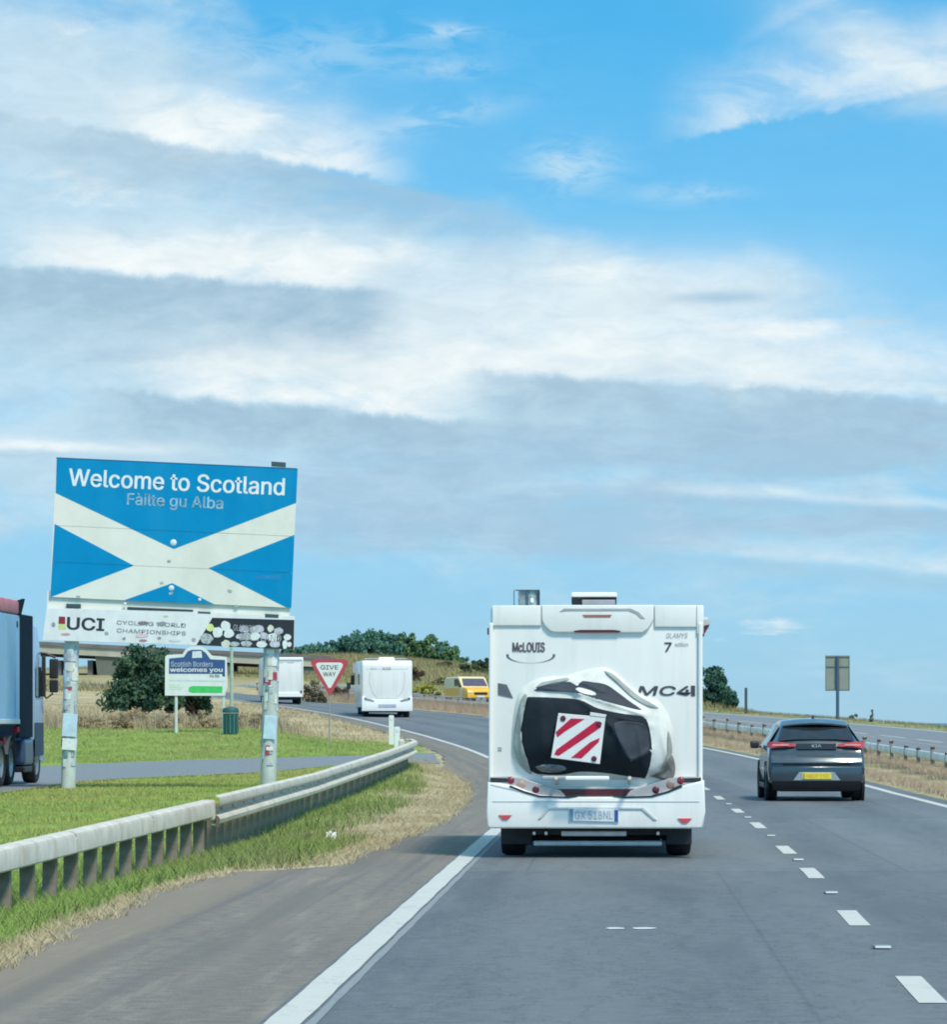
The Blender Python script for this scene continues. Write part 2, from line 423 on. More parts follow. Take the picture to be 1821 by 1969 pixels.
# lay-by beside the road: inner and outer kerb lines as (x, y)
LAYIN = [(-11.6, 20), (-10.6, 45), (-9.55, 75), (-9.1, 86), (-7.6, 92.5), (-5.6, 97.5), (-3.6, 102), (-1.9, 105), (-.95, 107)]
LAYOUT = [(-16.4, 20), (-15.3, 45), (-14.3, 75), (-13.8, 92), (-12.2, 104), (-9.0, 110.5), (-5.8, 114), (-3.0, 117.5), (-1.3, 120)]
def resample(pts, n):
    p = np.array(pts, dtype=float); d = np.concatenate(([0], np.cumsum(np.hypot(*np.diff(p, axis=0).T))))
    # smooth through the points with Catmull-Rom
    out = []
    for s in np.linspace(0, d[-1], n):
        i = min(int(np.searchsorted(d, s, 'right')) - 1, len(p) - 2); t = (s - d[i]) / (d[i + 1] - d[i])
        p0, p1, p2, p3 = p[max(i - 1, 0)], p[i], p[i + 1], p[min(i + 2, len(p) - 1)]
        out.append(.5 * ((2 * p1) + (-p0 + p2) * t + (2 * p0 - 5 * p1 + 4 * p2 - p3) * t * t + (-p0 + 3 * p1 - 3 * p2 + p3) * t ** 3))
    return np.array(out)
LI, LO = resample(LAYIN, 90), resample(LAYOUT, 90)
LAYPOLY = [tuple(p) for p in LI] + [tuple(p) for p in LO[::-1]]

# ------------------------------------------------------------------ ground, sea
GREEN = np.array([.27, .37, .085]); DRY = np.array([.53, .43, .26]); PALE = np.array([.56, .48, .31]); DIRT = np.array([.23, .19, .15])
def zone(x, y):
    """0 = green, 1 = dry straw, at a place on the ground"""
    u = L(y) - x
    wob = np.sin(x * 1.3 + y * .7) * .5 + np.sin(x * .37 - y * .53) * .5
    d = np.zeros(np.broadcast(x, y).shape)
    # verge beside the shoulder: dry beyond 38 m and at its very edge
    d = np.maximum(d, (1 - sst(u, UG(y) + .05, UG(y) + .55)) * (u > 0) * (1 - sst(y, 120, 130)))
    d = np.maximum(d, sst(y, 37, 50) * (1 - sst(u + .5 * wob, 2.1, 3.1)) * (u > 0) * (1 - sst(y, 100, 112)))
    # straw on the island and behind the lawn
    d = np.maximum(d, sst(y + 1.5 * wob - .25 * np.minimum(u, 30), 129, 137))
    d = np.maximum(d, sst(y, 150, 160))
    # right-hand side: central reserve and beyond
    v = x - RGT(y)
    d = np.where(v > 0, np.maximum(d, .92 - .25 * (wob > .75)), d)
    d = np.where(v > 13, np.clip(.45 + .3 * wob, 0, 1), d)
    return np.clip(d, 0, 1)
def build_ground():
    us = np.concatenate([[-5000, -2500, -1200, -600, -350, -220, -150, -110, -85, -65, -50, -40, -34, -30], np.arange(-27, -16, 1.0), np.arange(-16, -4, .5), np.arange(-4, 0, .2),
                         np.arange(0, 8, .8), np.arange(8, 26, .5), [27, 28.5, 30, 32, 35, 38, 42, 46, 52, 60, 70, 85, 100, 130, 180, 260, 400, 700, 1300, 2600, 5200]])
    ys = np.concatenate([[-400, -150, -60, -20, 0], np.arange(8, 40, .8), np.arange(40, 240, 1.2), np.arange(240, 420, 6), np.arange(420, 800, 20), [850, 950, 1100, 1300, 1700, 2500, 4000, 7000]])
    U, Y = np.meshgrid(us, ys); X = L(Y) + U
    Z = land(X, Y)
    rd = sst(U, -UG(Y) + .02, -UG(Y) + .22) * (1 - sst(U, 7.75, 7.95))       # carriageway sits in the ground
    rd2 = sst(U, 12.9, 13.2) * (1 - sst(U, 20.6, 20.9))
    fade = 1 - sst(Y, 245, 260)
    Z = Z - .10 * np.maximum(rd, rd2) * fade
    ins = in_poly(X, Y, LAYPOLY); Z = np.where(ins, Z - .06, Z)
    Z = Z + .03 * np.sin(X * 2.1) * np.sin(Y * 1.3) * (np.maximum(rd, rd2) < .01) * (~ins)
    zn = zone(X, Y)[..., None]
    c = GREEN * (1 - zn) + DRY * zn
    hill = sst(Y, 230, 300)[..., None]
    hv = (.5 + .5 * np.sin(X * .21 + Y * .05))[..., None]
    c = c * (1 - hill) + hill * (np.array([.30, .27, .11]) * (1 - hv) + np.array([.36, .31, .15]) * hv)
    u = -U
    fr = (sst(u, UG(Y) - .1, UG(Y) + .05) * (1 - sst(u, UG(Y) + .25, UG(Y) + .5)) * (Y < 118))[..., None]
    c = c * (1 - fr) + PALE * fr
    ny, nx = X.shape
    i = np.arange(ny * nx).reshape(ny, nx)
    q = np.stack([i[:-1, :-1], i[:-1, 1:], i[1:, 1:], i[1:, :-1]], -1).reshape(-1, 4)
    m = bpy.data.materials.new('ground_cover'); m.use_nodes = True; t = NT(m.node_tree); b = t.n['Principled BSDF']
    a = t.node('ShaderNodeAttribute'); a.attribute_name = 'tint'
    tc = t.node('ShaderNodeTexCoord').outputs['Object']
    n1 = t.noise(tc, .55, 5, .6); n2 = t.noise(tc, 6.0, 6, .7); n3 = t.noise(t.mapping(tc, (1, .35, 1)), 45, 4, .7)
    f = t.m('MULTIPLY', t.ramp(n1, .3, .7, .78, 1.18), t.m('MULTIPLY', t.ramp(n2, .25, .75, .7, 1.25), t.ramp(n3, .2, .8, .7, 1.25)))
    cc = t.mix(1.0, a.outputs['Color'], t.xyz(f, f, f), 'MULTIPLY')
    cc = t.mix(t.m('MULTIPLY', t.ramp(t.noise(t.mapping(tc, (1, 1, 1), (9, 3, 0)), .33, 5, .65), .48, .72), .45), cc, (.30, .27, .07))
    t.put(b.inputs['Base Color'], cc); b.inputs['Roughness'].default_value = .95; b.inputs['Specular IOR Level'].default_value = .1
    bn = t.node('ShaderNodeBump'); bn.inputs['Strength'].default_value = .8; bn.inputs['Distance'].default_value = .05
    t.put(bn.inputs['Height'], n3); t.l.new(bn.outputs[0], b.inputs['Normal'])
    o = np_mesh('ground', np.stack([X, Y, Z], -1).reshape(-1, 3), [4] * len(q), q.ravel(), m, c.reshape(-1, 3), 'structure', smooth=True)
    return o
build_ground()
sea_m = mat('sea_water', (.04, .10, .14), .25, 0, .05, .01)
MB().poly([(-60000, -2000, -25), (60000, -2000, -25), (60000, 90000, -25), (-60000, 90000, -25)]).build('sea', sea_m)['kind'] = 'structure'

# ------------------------------------------------------------------ roads
def asphalt(name, base, streak, patch, mott=.16, rough=.62, worn=0.0, tracks=False):
    m = bpy.data.materials.new(name); m.use_nodes = True; t = NT(m.node_tree); b = t.n['Principled BSDF']
    uv = t.node('ShaderNodeUVMap').outputs[0]
    fine = t.noise(uv, 55, 4, .75); med = t.noise(uv, 7, 5, .6)
    lo = t.noise(t.mapping(uv, (.9, .06, 1)), 1.6, 5, .6); big = t.noise(t.mapping(uv, (.6, .13, 1), (4, 2, 0)), .9, 5, .6)
    f = t.m('MULTIPLY', t.ramp(fine, .25, .75, .62, 1.40), t.ramp(med, .3, .7, 1 - mott, 1 + mott))
    c = t.mix(1.0, (*base, 1), t.xyz(f, f, f), 'MULTIPLY')
    c = t.mix(t.m('MULTIPLY', t.ramp(lo, .42, .68), streak[3]), c, streak[:3])
    c = t.mix(t.m('MULTIPLY', t.ramp(big, .5, .7), patch[3]), c, patch[:3])
    if tracks:      # paths polished by tyres, a tar seam, cracks and oil spots
        sp = t.node('ShaderNodeSeparateXYZ'); t.put(sp.inputs[0], uv); ux = sp.outputs[0]
        wob = t.m('MULTIPLY', t.noise(t.mapping(uv, (0, .05, 1)), 1.0, 2), .5)
        ph = t.m('ADD', t.m('MULTIPLY', ux, 2 * math.pi / 1.78), t.m('ADD', wob, -3.2))
        trk = t.m('MULTIPLY', t.ramp(t.m('SINE', ph), -.2, .9), t.ramp(lo, .3, .7, .4, 1))
        c = t.mix(t.m('MULTIPLY', trk, .38), c, (.205, .213, .216))
        oil = t.m('MULTIPLY', t.ramp(t.m('SINE', t.m('ADD', ph, math.pi)), .3, 1.0), t.ramp(t.noise(t.mapping(uv, (1, .10, 1), (2, 9, 0)), 1.4, 6, .7), .40, .66))
        c = t.mix(t.m('MULTIPLY', oil, .55), c, (.085, .095, .103))
        crk = t.m('ABSOLUTE', t.m('SUBTRACT', t.noise(t.mapping(uv, (1.0, .35, 1), (6, 2, 0)), .7, 8, .72), .5))
        c = t.mix(t.ramp(crk, .0, .008, .55, 0), c, (.06, .065, .07))
        pat = t.node('ShaderNodeTexBrick'); t.put(pat.inputs['Vector'], t.mapping(uv, (.27, .045, 1), (.3, .2, 0))); pat.inputs['Scale'].default_value = 1.0
        pat.inputs['Color1'].default_value = (.86, .86, .86, 1); pat.inputs['Color2'].default_value = (1.08, 1.08, 1.08, 1); pat.inputs['Mortar'].default_value = (.7, .7, .7, 1); pat.inputs['Mortar Size'].default_value = .004; pat.inputs['Brick Width'].default_value = 1.0; pat.inputs['Row Height'].default_value = .9
        c = t.mix(.7, c, t.mix(1.0, c, pat.outputs['Color'], 'MULTIPLY'))
    if worn:
        sx = t.node('ShaderNodeSeparateXYZ'); t.put(sx.inputs[0], uv)
        ew = t.m('ADD', sx.outputs[0], t.m('MULTIPLY', t.noise(t.mapping(uv, (1, .3, 1)), 1.2, 5, .65), .9))
        c = t.mix(t.m('MULTIPLY', t.ramp(ew, -1.5, -.75, 1, 0), .7), c, (.27, .215, .155))     # soil washed in from the verge
        tr = t.ramp(t.m('ABSOLUTE', t.m('ADD', sx.outputs[0], t.m('ADD', .86, t.m('MULTIPLY', t.noise(t.mapping(uv, (0, .12, 1)), 1, 3), .3)))), .04, .22, 1, 0)
        tr2 = t.ramp(t.m('ABSOLUTE', t.m('ADD', sx.outputs[0], t.m('ADD', 1.42, t.m('MULTIPLY', t.noise(t.mapping(uv, (0, .12, 1), (0, 5, 0)), 1, 3), .3)))), .03, .16, 1, 0)
        c = t.mix(t.m('MULTIPLY', t.m('MAXIMUM', tr, tr2), t.ramp(lo, .35, .65, .15, .5)), c, (.125, .118, .108))
        s2 = t.noise(t.mapping(uv, (2.4, .022, 1), (1, 7, 0)), 2.0, 5, .6)
        c = t.mix(t.m('MULTIPLY', t.ramp(s2, .5, .70), worn), c, (.145, .142, .135))
        s3 = t.noise(t.mapping(uv, (1.8, .10, 1), (5, 1, 0)), 2.2, 7, .7)
        c = t.mix(t.m('MULTIPLY', t.ramp(s3, .52, .70), worn * .6), c, (.36, .31, .24))
    t.put(b.inputs['Base Color'], c); b.inputs['Roughness'].default_value = rough; b.inputs['Specular IOR Level'].default_value = .35
    bn = t.node('ShaderNodeBump'); bn.inputs['Strength'].default_value = .5; bn.inputs['Distance'].default_value = .01
    t.put(bn.inputs['Height'], fine); t.l.new(bn.outputs[0], b.inputs['Normal'])
    return m
M_ROAD = asphalt('new_asphalt', (.152, .163, .168), (.186, .193, .198, .45), (.118, .129, .136, .6), tracks=True)
M_SHOULDER = asphalt('old_shoulder_asphalt', (.205, .182, .152), (.255, .218, .174, .7), (.160, .148, .132, .5), .2, .85, worn=.7)
M_ROAD2 = asphalt('far_carriageway_asphalt', (.20, .21, .22), (.23, .235, .24, .5), (.18, .19, .20, .4), .1)
M_LAYBY = asphalt('layby_asphalt', (.21, .225, .235), (.24, .245, .235, .5), (.21, .225, .19, .5), .12)

def strip(name, m, fl, fr, ys, dz, nx=2, parent=None, kind=None, zf=road_z, uvs=1.0):
    """sheet between two lines x = fl(y) and x = fr(y), lying on the land"""
    ys = np.asarray(ys, dtype=float); a, c = fl(ys), fr(ys)
    t = np.linspace(0, 1, nx); X = a[:, None] + (c - a)[:, None] * t; Y = np.repeat(ys[:, None], nx, 1)
    Z = zf(X, Y) + dz; i = np.arange(X.size).reshape(X.shape)
    q = np.stack([i[:-1, :-1], i[:-1, 1:], i[1:, 1:], i[1:, :-1]], -1).reshape(-1, 4)
    o = np_mesh(name, np.stack([X, Y, Z], -1).reshape(-1, 3), [4] * len(q), q.ravel(), m, None, kind, parent)
    uvl = o.data.uv_layers.new(name='UVMap')
    uv = np.stack([X - L(Y), Y], -1).reshape(-1, 2)[q.ravel()]
    uvl.data.foreach_set('uv', uv.astype(np.float32).ravel())
    return o
YR = np.concatenate([np.arange(4, 60, 2.0), np.arange(60, 252, 1.5)])
road = strip('main_road', M_ROAD, lambda y: L(y) - .12, lambda y: RGT(y) + .45, YR, 0, 9, kind='structure')
shoulder = strip('hard_shoulder', M_SHOULDER, lambda y: L(y) - UG(y), lambda y: L(y) - .12, np.arange(4, 240, .5), -.002, 6, kind='structure')
far_road = strip('opposite_carriageway', M_ROAD2, lambda y: RGT(y) + 5.5, lambda y: RGT(y) + 13.4, YR, 0, 6, kind='structure')
# lay-by
def build_layby():
    n = 6; t = np.linspace(0, 1, n)
    X = LI[:, 0:1] + (LO[:, 0:1] - LI[:, 0:1]) * t; Y = LI[:, 1:2] + (LO[:, 1:2] - LI[:, 1:2]) * t
    Z = land(X, Y) + .012; i = np.arange(X.size).reshape(X.shape)
    q = np.stack([i[:-1, :-1], i[1:, :-1], i[1:, 1:], i[:-1, 1:]], -1).reshape(-1, 4)
    o = np_mesh('layby_road', np.stack([X, Y, Z], -1).reshape(-1, 3), [4] * len(q), q.ravel(), M_LAYBY, None, 'structure')
    uvl = o.data.uv_layers.new(name='UVMap'); uv = np.stack([X, Y], -1).reshape(-1, 2)[q.ravel()]
    uvl.data.foreach_set('uv', uv.astype(np.float32).ravel())
    return o
build_layby()

def paint(name, col, wear, under):
    m = bpy.data.materials.new(name); m.use_nodes = True; t = NT(m.node_tree); b = t.n['Principled BSDF']
    tc = t.node('ShaderNodeTexCoord').outputs['Object']
    n = t.noise(tc, 9, 7, .75); n2 = t.noise(tc, 1.1, 4, .6); g = t.noise(tc, 60, 3, .7)
    f = t.ramp(t.m('ADD', t.m('MULTIPLY', n, .7), t.m('MULTIPLY', n2, .3)), .5 + .12 * (1 - wear), .72)
    cc = t.mix(t.ramp(g, .3, .7, 0, .18), col, (col[0] * .6, col[1] * .6, col[2] * .58))
    t.put(b.inputs['Base Color'], t.mix(t.m('MULTIPLY', f, wear), cc, under))
    b.inputs['Roughness'].default_value = .7
    return m
M_PAINT = paint('road_paint', (.60, .59, .535), .9, (.25, .255, .25))
M_GHOST = paint('worn_road_paint', (.27, .285, .29), .95, (.15, .165, .175))
YP = np.concatenate([np.arange(4, 70, .5), np.arange(70, 250, 1.5)])
jit = lambda y, s: .003 * np.sin(y * 2.3 + s) + .002 * np.sin(y * 5.7 + 2 * s)
strip('edge_line', M_PAINT, lambda y: L(y) - .09 + jit(y, 1), lambda y: L(y) + .09 + jit(y, 2), YP, .004, 2, road)
strip('old_edge_line', M_GHOST, lambda y: L(y) + .11 + jit(y, 3), lambda y: L(y) + .16 + jit(y, 5), np.arange(4, 60, .5), .003, 2, road)
strip('edge_line', M_PAINT, lambda y: RGT(y) - .09, lambda y: RGT(y) + .09, YP, .004, 2, road)
strip('edge_line', M_PAINT, lambda y: RGT(y) + 12.75, lambda y: RGT(y) + 12.95, YP[YP > 60], .004, 2, far_road)
strip('edge_line', M_PAINT, lambda y: RGT(y) + 5.75, lambda y: RGT(y) + 5.9, YP[YP > 60], .004, 2, far_road)
DASH = [(10.6, 12.6), (18.9, 20.9), (26.1, 28.2), (34.0, 36.4), (40.3, 42.9), (50.0, 52.9), (58.6, 61.2)] + [(68.5 + 9 * k, 71.6 + 9 * k) for k in range(9)]
for a, c in DASH:
    strip('lane_dash', M_PAINT, lambda y: MID(y) - .075, lambda y: MID(y) + .075, np.linspace(a, c, 5), .004, 2, road)
for k in range(26):
    a = 84 + 6 * k
    if a > 236: break
    strip('lane_dash', M_PAINT, lambda y: RGT(y) + 9.15, lambda y: RGT(y) + 9.30, np.linspace(a, a + 4, 4), .004, 2, far_road)
# reflecting road studs between the dashes
M_STUD = mat('stud_casting', (.25, .25, .245), .5, .3)
M_LENS = mat('stud_lens', (.8, .82, .8), .2)
def stud(x, y, parent):
    z = float(road_z(x, y)) + .002
    o = MB().box((x, y, z + .012), (.11, .15, .016), .006).build('road_stud', M_STUD, parent)
    MB().box((x, y - .088, z + .014), (.10, .012, .014)).build('lens', M_LENS, o)
for y in (15.0, 23.5, 31, 38.4, 46.5, 55.5, 64.5, 77): stud(float(MID(y)), y, road)
for y in (82.2, 91, 100, 109, 118, 127): stud(float(MID(y)), y, road)
M_SPOT = mat('white_spot', (.62, .64, .64), .6)
for x, r in ((.99, .085), (1.195, .10)):
    n = 9; y0 = 25.75
    pts = [(x + r * math.cos(2 * math.pi * k / n) * random.uniform(.7, 1.1), y0 + 1.5 * r * math.sin(2 * math.pi * k / n) * random.uniform(.7, 1.2), .0045) for k in range(n)]
    MB().poly(pts).build('pale_spot', M_SPOT, road)  # small pale flat spots on the near lane

# ------------------------------------------------------------------ shared materials
M_WHITE = mat('white_bodywork', (.83, .82, .775), .32, 0, .02, 1.2, dirt=(.60, .60, .565), dscale=5.0, damt=.42, coat=.3, streak=.10)
M_WHITE2 = mat('white_gloss_trim', (.86, .85, .81), .28, 0, .02, 2, coat=.4)
M_SEAM = mat('grey_seam', (.36, .38, .39), .6)
M_RUBBER = mat('tyre_rubber', (.018, .018, .02), .85, 0, .2, 9)
M_BLACK = mat('black_plastic', (.022, .024, .028), .5, 0, .2, 8)
M_UNDER = mat('dark_underside', (.03, .031, .034), .8, .1, .3, 5)
M_GLASS = mat('dark_glass', (.018, .024, .03), .08, 0, .05, 3, spec=.7)
M_GREYGLASS = mat('grey_glass', (.10, .12, .13), .1, 0, .05, 3, spec=.7)
M_RIM = mat('alloy', (.35, .36, .37), .35, .7)
M_GALV = mat('galvanised_steel', (.64, .60, .52), .75, .02, .14, 4, bump=.12, bscale=18, dirt=(.40, .32, .24), dscale=3.2, damt=.6)
M_GALV_D = mat('weathered_steel_post', (.22, .185, .15), .9, .02, .35, 5, dirt=(.34, .25, .17), dscale=5, damt=.5)
M_RED = mat('red_lens', (.24, .02, .03), .3, 0, .12, 20, coat=.4)
M_RED2 = mat('dark_red_lens', (.10, .010, .022), .3, 0, .15, 15, coat=.3)
M_AMBER = mat('amber_lens', (.46, .30, .22), .3, 0, .1, 20)
M_SIGNRED = mat('sign_red', (.48, .06, .085), .5, 0, .06, 4)
M_SIGNWHITE = mat('sign_white', (.75, .76, .74), .55, 0, .04, 3, dirt=(.55, .55, .50), dscale=2, damt=.3)
M_CHROME = mat('bright_metal', (.70, .70, .72), .22, .8)
M_PLATE = mat('white_plate', (.66, .70, .73), .5)
M_YPLATE = mat('yellow_plate', (.80, .62, .05), .5, 0, .05)
M_BLUE = mat('blue_strip', (.03, .10, .36), .5)
M_DARKTXT = mat('dark_lettering', (.045, .045, .055), .5)
M_GREYTXT = mat('grey_lettering', (.30, .31, .34), .5)

def wheel(parent, x, y, z, r, wdt, side, rim_m=None):
    """tyre with a shouldered tread, rim as its child; side = +1 outward to +x"""
    h = wdt / 2
    t = MB().lathe([(r * .62, -h * .8), (r * .80, -h), (r * .95, -h * .92), (r, -h * .6), (r, h * .6), (r * .95, h * .92), (r * .80, h), (r * .62, h * .8)], 'x', n=28, cap=False).build('wheel', M_RUBBER, parent, auto=35)
    t.location = (x, y, z)
    m = MB(); m.lathe([(.02, side * h * .55), (r * .15, side * h * .62), (r * .2, side * h * .5), (r * .52, side * h * .62), (r * .63, side * h * .86), (r * .65, -side * h * .8)], 'x', n=24, cap=False)
    m.lathe([(r * .64, -side * h * .3), (.001, -side * h * .3)], 'x', n=24, cap=False)
    for k in range(5):
        a = 2 * math.pi * k / 5
        m.box((side * h * .66, r * .36 * math.cos(a), r * .36 * math.sin(a)), (h * .14, r * .10, r * .46), .004, 1, Matrix.Rotation(a - math.pi / 2, 3, 'X'))
    m.build('rim', rim_m or M_RIM, t)
    return t

# ------------------------------------------------------------------ the motorhome in front
def motorhome():
    d = 39.17; x = (1145 - 910) * d / F
    root = thing('motorhome', 'white coachbuilt motorhome with a covered bike rack and red striped board on its back', 'motorhome', (x, d, 0), R_(-2.1))
    q = lambda px, py: ((px - 1145) / 180.0, (1649 - py) / 180.0)
    Q = lambda pts: [q(*p) for p in pts]
    # living box: side outline extruded over the width, edges rounded
    side = [(0, .50), (0, 2.62), (.06, 2.70), (4.5, 2.72), (5.7, 2.66), (6.25, 2.35), (6.3, 1.95), (5.6, 1.72), (5.3, 1.0), (5.3, .42), (1.0, .42)]
    MB().prismx(side, -1.125, 1.125, .045, 3).build('body', M_WHITE, root, auto=40)
    # cab below the over-cab
    cab = [(5.25, .35), (5.25, 1.72), (5.75, 1.76), (6.25, 1.35), (6.95, 1.08), (7.15, .8), (7.15, .35)]
    c = MB().prismx(cab, -.98, .98, .05, 3).build('cab', M_WHITE, root, auto=40)
    MB().poly([(-.86, 5.83, 1.71), (.86, 5.83, 1.71), (.92, 6.29, 1.34), (-.92, 6.29, 1.34)]).build('windscreen', M_GLASS, c).location = (0, .012, .012)
    for s in (-1, 1):
        MB().poly([(s * .985, 5.35, 1.15), (s * .985, 6.2, 1.15), (s * .985, 5.8, 1.62), (s * .985, 5.35, 1.62)]).build('side_window', M_GLASS, c)
        MB().box((s * 1.128, 2.3, 1.72), (.02, 1.1, .5), .008).build('side_window', M_GREYGLASS, root)
        MB().box((s * 1.128, 4.2, 1.72), (.02, .7, .5), .008).build('side_window', M_GREYGLASS, root)
        MB().box((s * 1.128, 3.0, .62), (.018, 4.2, .30), .006).build('skirt', M_WHITE2, root)
    # rear: side pillars, roof cap, centre panel
    for s in (-1, 1):
        MB().box((s * 1.118, -.012, 1.66), (.045, .07, 1.70), .015, 2).build('corner_trim', M_WHITE2, root)
    MB().prism(Q([(946, 1164), (946, 1203), (1040, 1203), (1040, 1164)]), -.028, .05, .012, 3).build('roof_cap', M_WHITE, root, auto=50)
    MB().prism(Q([(1258, 1164), (1258, 1206), (1338, 1206), (1338, 1164)]), -.028, .05, .012, 3).build('roof_cap', M_WHITE, root, auto=50)
    MB().prism(Q([(1339, 1164), (1339, 1219), (1352, 1219), (1352, 1164)]), -.032, .05, .010, 2).build('roof_cap', M_WHITE2, root, auto=50)
    cp = MB().prism(Q([(1040.6, 1163), (1040.6, 1192), (1046, 1203), (1056, 1213), (1066, 1216), (1236, 1217), (1247, 1209), (1257.4, 1191), (1257.4, 1163)]), -.042, .05, .014, 3, .992).build('rear_spoiler', M_WHITE, root, auto=50)
    MB().prism(Q([(1075, 1177), (1084, 1170), (1212, 1170), (1228, 1177), (1240, 1190), (1232, 1190), (1222, 1181), (1208, 1175), (1088, 1175)]), -.047, -.038, .003).build('recess_edge', M_SEAM, cp)
    MB().prism(Q([(1120, 1182), (1176, 1182), (1173, 1187), (1123, 1187)]), -.048, -.035).build('high_brake_light', mat('faded_red_lens', (.35, .14, .12), .4), cp)
    MB().prism(Q([(1102, 1213), (1116, 1211), (1180, 1211), (1194, 1213), (1190, 1216.5), (1106, 1216.5)]), -.046, -.035).build('spoiler_shadow_strip', M_RED2, cp)  # dark red strip drawn as the shadow gap below the spoiler
    # roof fittings
    sk = MB().box((-.02, .9, 2.83), (.50, .70, .05), .02).build('skylight', M_WHITE2, root)
    MB().box((-.02, .92, 2.77), (.49, .6, .085), .01).build('skylight_gap_shade', M_BLACK, sk)  # black block stands for the shade in the gap under the lid
    MB().box((.03, .6, 2.745), (.36, .06, .06), .01).build('skylight_hinge', M_GREYTXT, sk)
    rk = MB()
    for xx in (-.885, -.74, -.62): rk.box((xx, .5, 2.785), (.022 if xx > -.8 else .01, .02, .19))
    rk.box((-.74, .5, 2.875), (.26, .02, .014)); rk.box((-.62, .62, 2.785), (.022, .26, .17))
    rk = rk.build('roof_box_frame', mat('slate_frame', (.06, .10, .13), .4), root)
    MB().box((-.73, .54, 2.785), (.22, .05, .17), .01).build('roof_box_panel', mat('smoked_panel', (.26, .34, .36), .3, 0, .5, 14), rk)
    MB().box((-.69, .505, 2.765), (.04, .02, .055), .015).build('roof_box_clip', M_WHITE2, rk)
    aw = MB().box((1.175, 2.2, 2.52), (.10, 3.6, .13), .03).build('awning', mat('awning_case', (.45, .47, .47), .4), root)
    MB().prism([(1.13, 2.48), (1.225, 2.50), (1.135, 2.33)], .36, .42).build('awning_end', M_RED2, aw)
    for s, z in ((-1, 2.42), (1, 2.40)):
        MB().box((s * 1.145, .05, z), (.03, .06, .075), .01).build('marker_lamp', M_RED2, root)
    for s in (-1, 1):
        mr = MB().box((s * 1.19, 5.7, 1.42), (.16, .10, .30), .03).build('door_mirror', M_BLACK, root)
        MB().tube([(s * 1.0, 5.72, 1.32), (s * 1.14, 5.72, 1.35)], .03).build('mirror_arm', M_BLACK, mr)
    # lower rear panel and bumper with its smiling top edge
    bp = MB().prism(Q([(937, 1503), (962, 1505), (990, 1510), (1012, 1519), (1036, 1527), (1090, 1531), (1200, 1531), (1256, 1528), (1288, 1517), (1320, 1507), (1354, 1499), (1356, 1560), (1351, 1590), (1345, 1592), (942, 1592), (936, 1588), (934.5, 1560)]), -.15, .06, .022, 3, .995).build('bumper', M_WHITE, root, auto=45)
    MB().prism(Q([(944, 1507), (1040, 1530), (1040, 1531.5), (944, 1508.5)]), -.155, -.13).build('bumper_seam', mat('soft_grey_moulding', (.52, .55, .54), .5), bp)
    MB().box((0, -.153, (1649 - 1540) / 180.), (2.2, .006, .006)).build('bumper_seam', mat('soft_grey_moulding', (.52, .55, .54), .5), bp)
    for pts in ([(1052, 1551), (1236, 1551), (1233, 1555), (1056, 1555)], [(1052, 1551), (1056, 1555), (1040, 1573), (1035, 1573)], [(1236, 1551), (1262, 1575), (1256, 1575), (1233, 1555)]):
        MB().prism(Q(pts), -.165, -.14, .004).build('plate_surround', mat('soft_grey_moulding', (.52, .55, .54), .5), bp)
    pl = MB().prism(Q([(1094, 1553), (1189, 1555), (1189, 1579), (1094, 1577)]), -.172, -.15, .003).build('number_plate', M_PLATE, root)
    MB().prism(Q([(1181, 1556), (1188, 1556), (1188, 1578), (1181, 1578)]), -.176, -.17).build('country_band', M_BLUE, pl)
    MB().prism(Q([(1095, 1554), (1102, 1554), (1102, 1576), (1095, 1576)]), -.176, -.17).build('country_band', mat('grey_blue_band', (.15, .28, .38), .5), pl)
    text_part('plate_lettering', 'GX 518NL', .40, .085, q(1141.5, 1566), mat('plate_text', (.34, .38, .41), .5), pl, 0.0, y=-.174)
    for a, b, e in ((959, 984, 1566), (1302, 1329, 1572)):
        MB().prism(Q([(a, e), (b, e), ((a + b) / 2 + 5, e + 9), ((a + b) / 2 - 5, e + 9)]), -.166, -.13, .004).build('reflector', mat('red_reflector', (.62, .07, .09), .4), bp)
    # light clusters along the bumper edge
    base = mat('lamp_base', (.46, .44, .44), .3, .2)
    for sgn, c0 in ((1, 943), (-1, 1347)):
        P = lambda dx, y: q(c0 + sgn * dx, y)
        lc = MB().prism([P(0, 1493), P(36, 1492), P(62, 1496), P(96, 1507), P(135, 1519), P(145, 1531), P(95, 1529), P(66, 1520), P(40, 1509), P(0, 1504)], -.108, .02, .006).build('light_cluster', base if sgn < 0 else base, root)
        MB().prism([P(0, 1494.5), P(34, 1495.5), P(38, 1504), P(0, 1503.5)], -.112, -.09, .005).build('lamp_bar', M_BLACK, lc)
        MB().lathe([(.001, -.118), (.025, -.117), (.040, -.110), (.043, -.09)], 'y', (P(39, 1500)[0], 0, P(39, 1500)[1]), 18).build('tail_lamp', M_RED, lc, auto=60)
        MB().lathe([(.001, -.116), (.03, -.115), (.045, -.109), (.048, -.09)], 'y', (P(59, 1508)[0], 0, P(59, 1508)[1]), 18).build('indicator_lamp', M_AMBER if sgn > 0 else mat('brown_lens', (.30, .20, .14), .3), lc, auto=60)
        MB().lathe([(.001, -.117), (.025, -.116), (.039, -.109), (.042, -.09)], 'y', (P(87, 1518)[0], 0, P(87, 1518)[1]), 18).build('brake_lamp', M_RED2, lc, auto=60)
        MB().prism([P(38, 1509), P(66, 1520), P(95, 1528.5), P(150, 1531), P(168, 1529), P(150, 1533.5), P(94, 1532), P(62, 1523), P(36, 1512)], -.158, -.10).build('dark_swoosh', M_BLACK, lc)
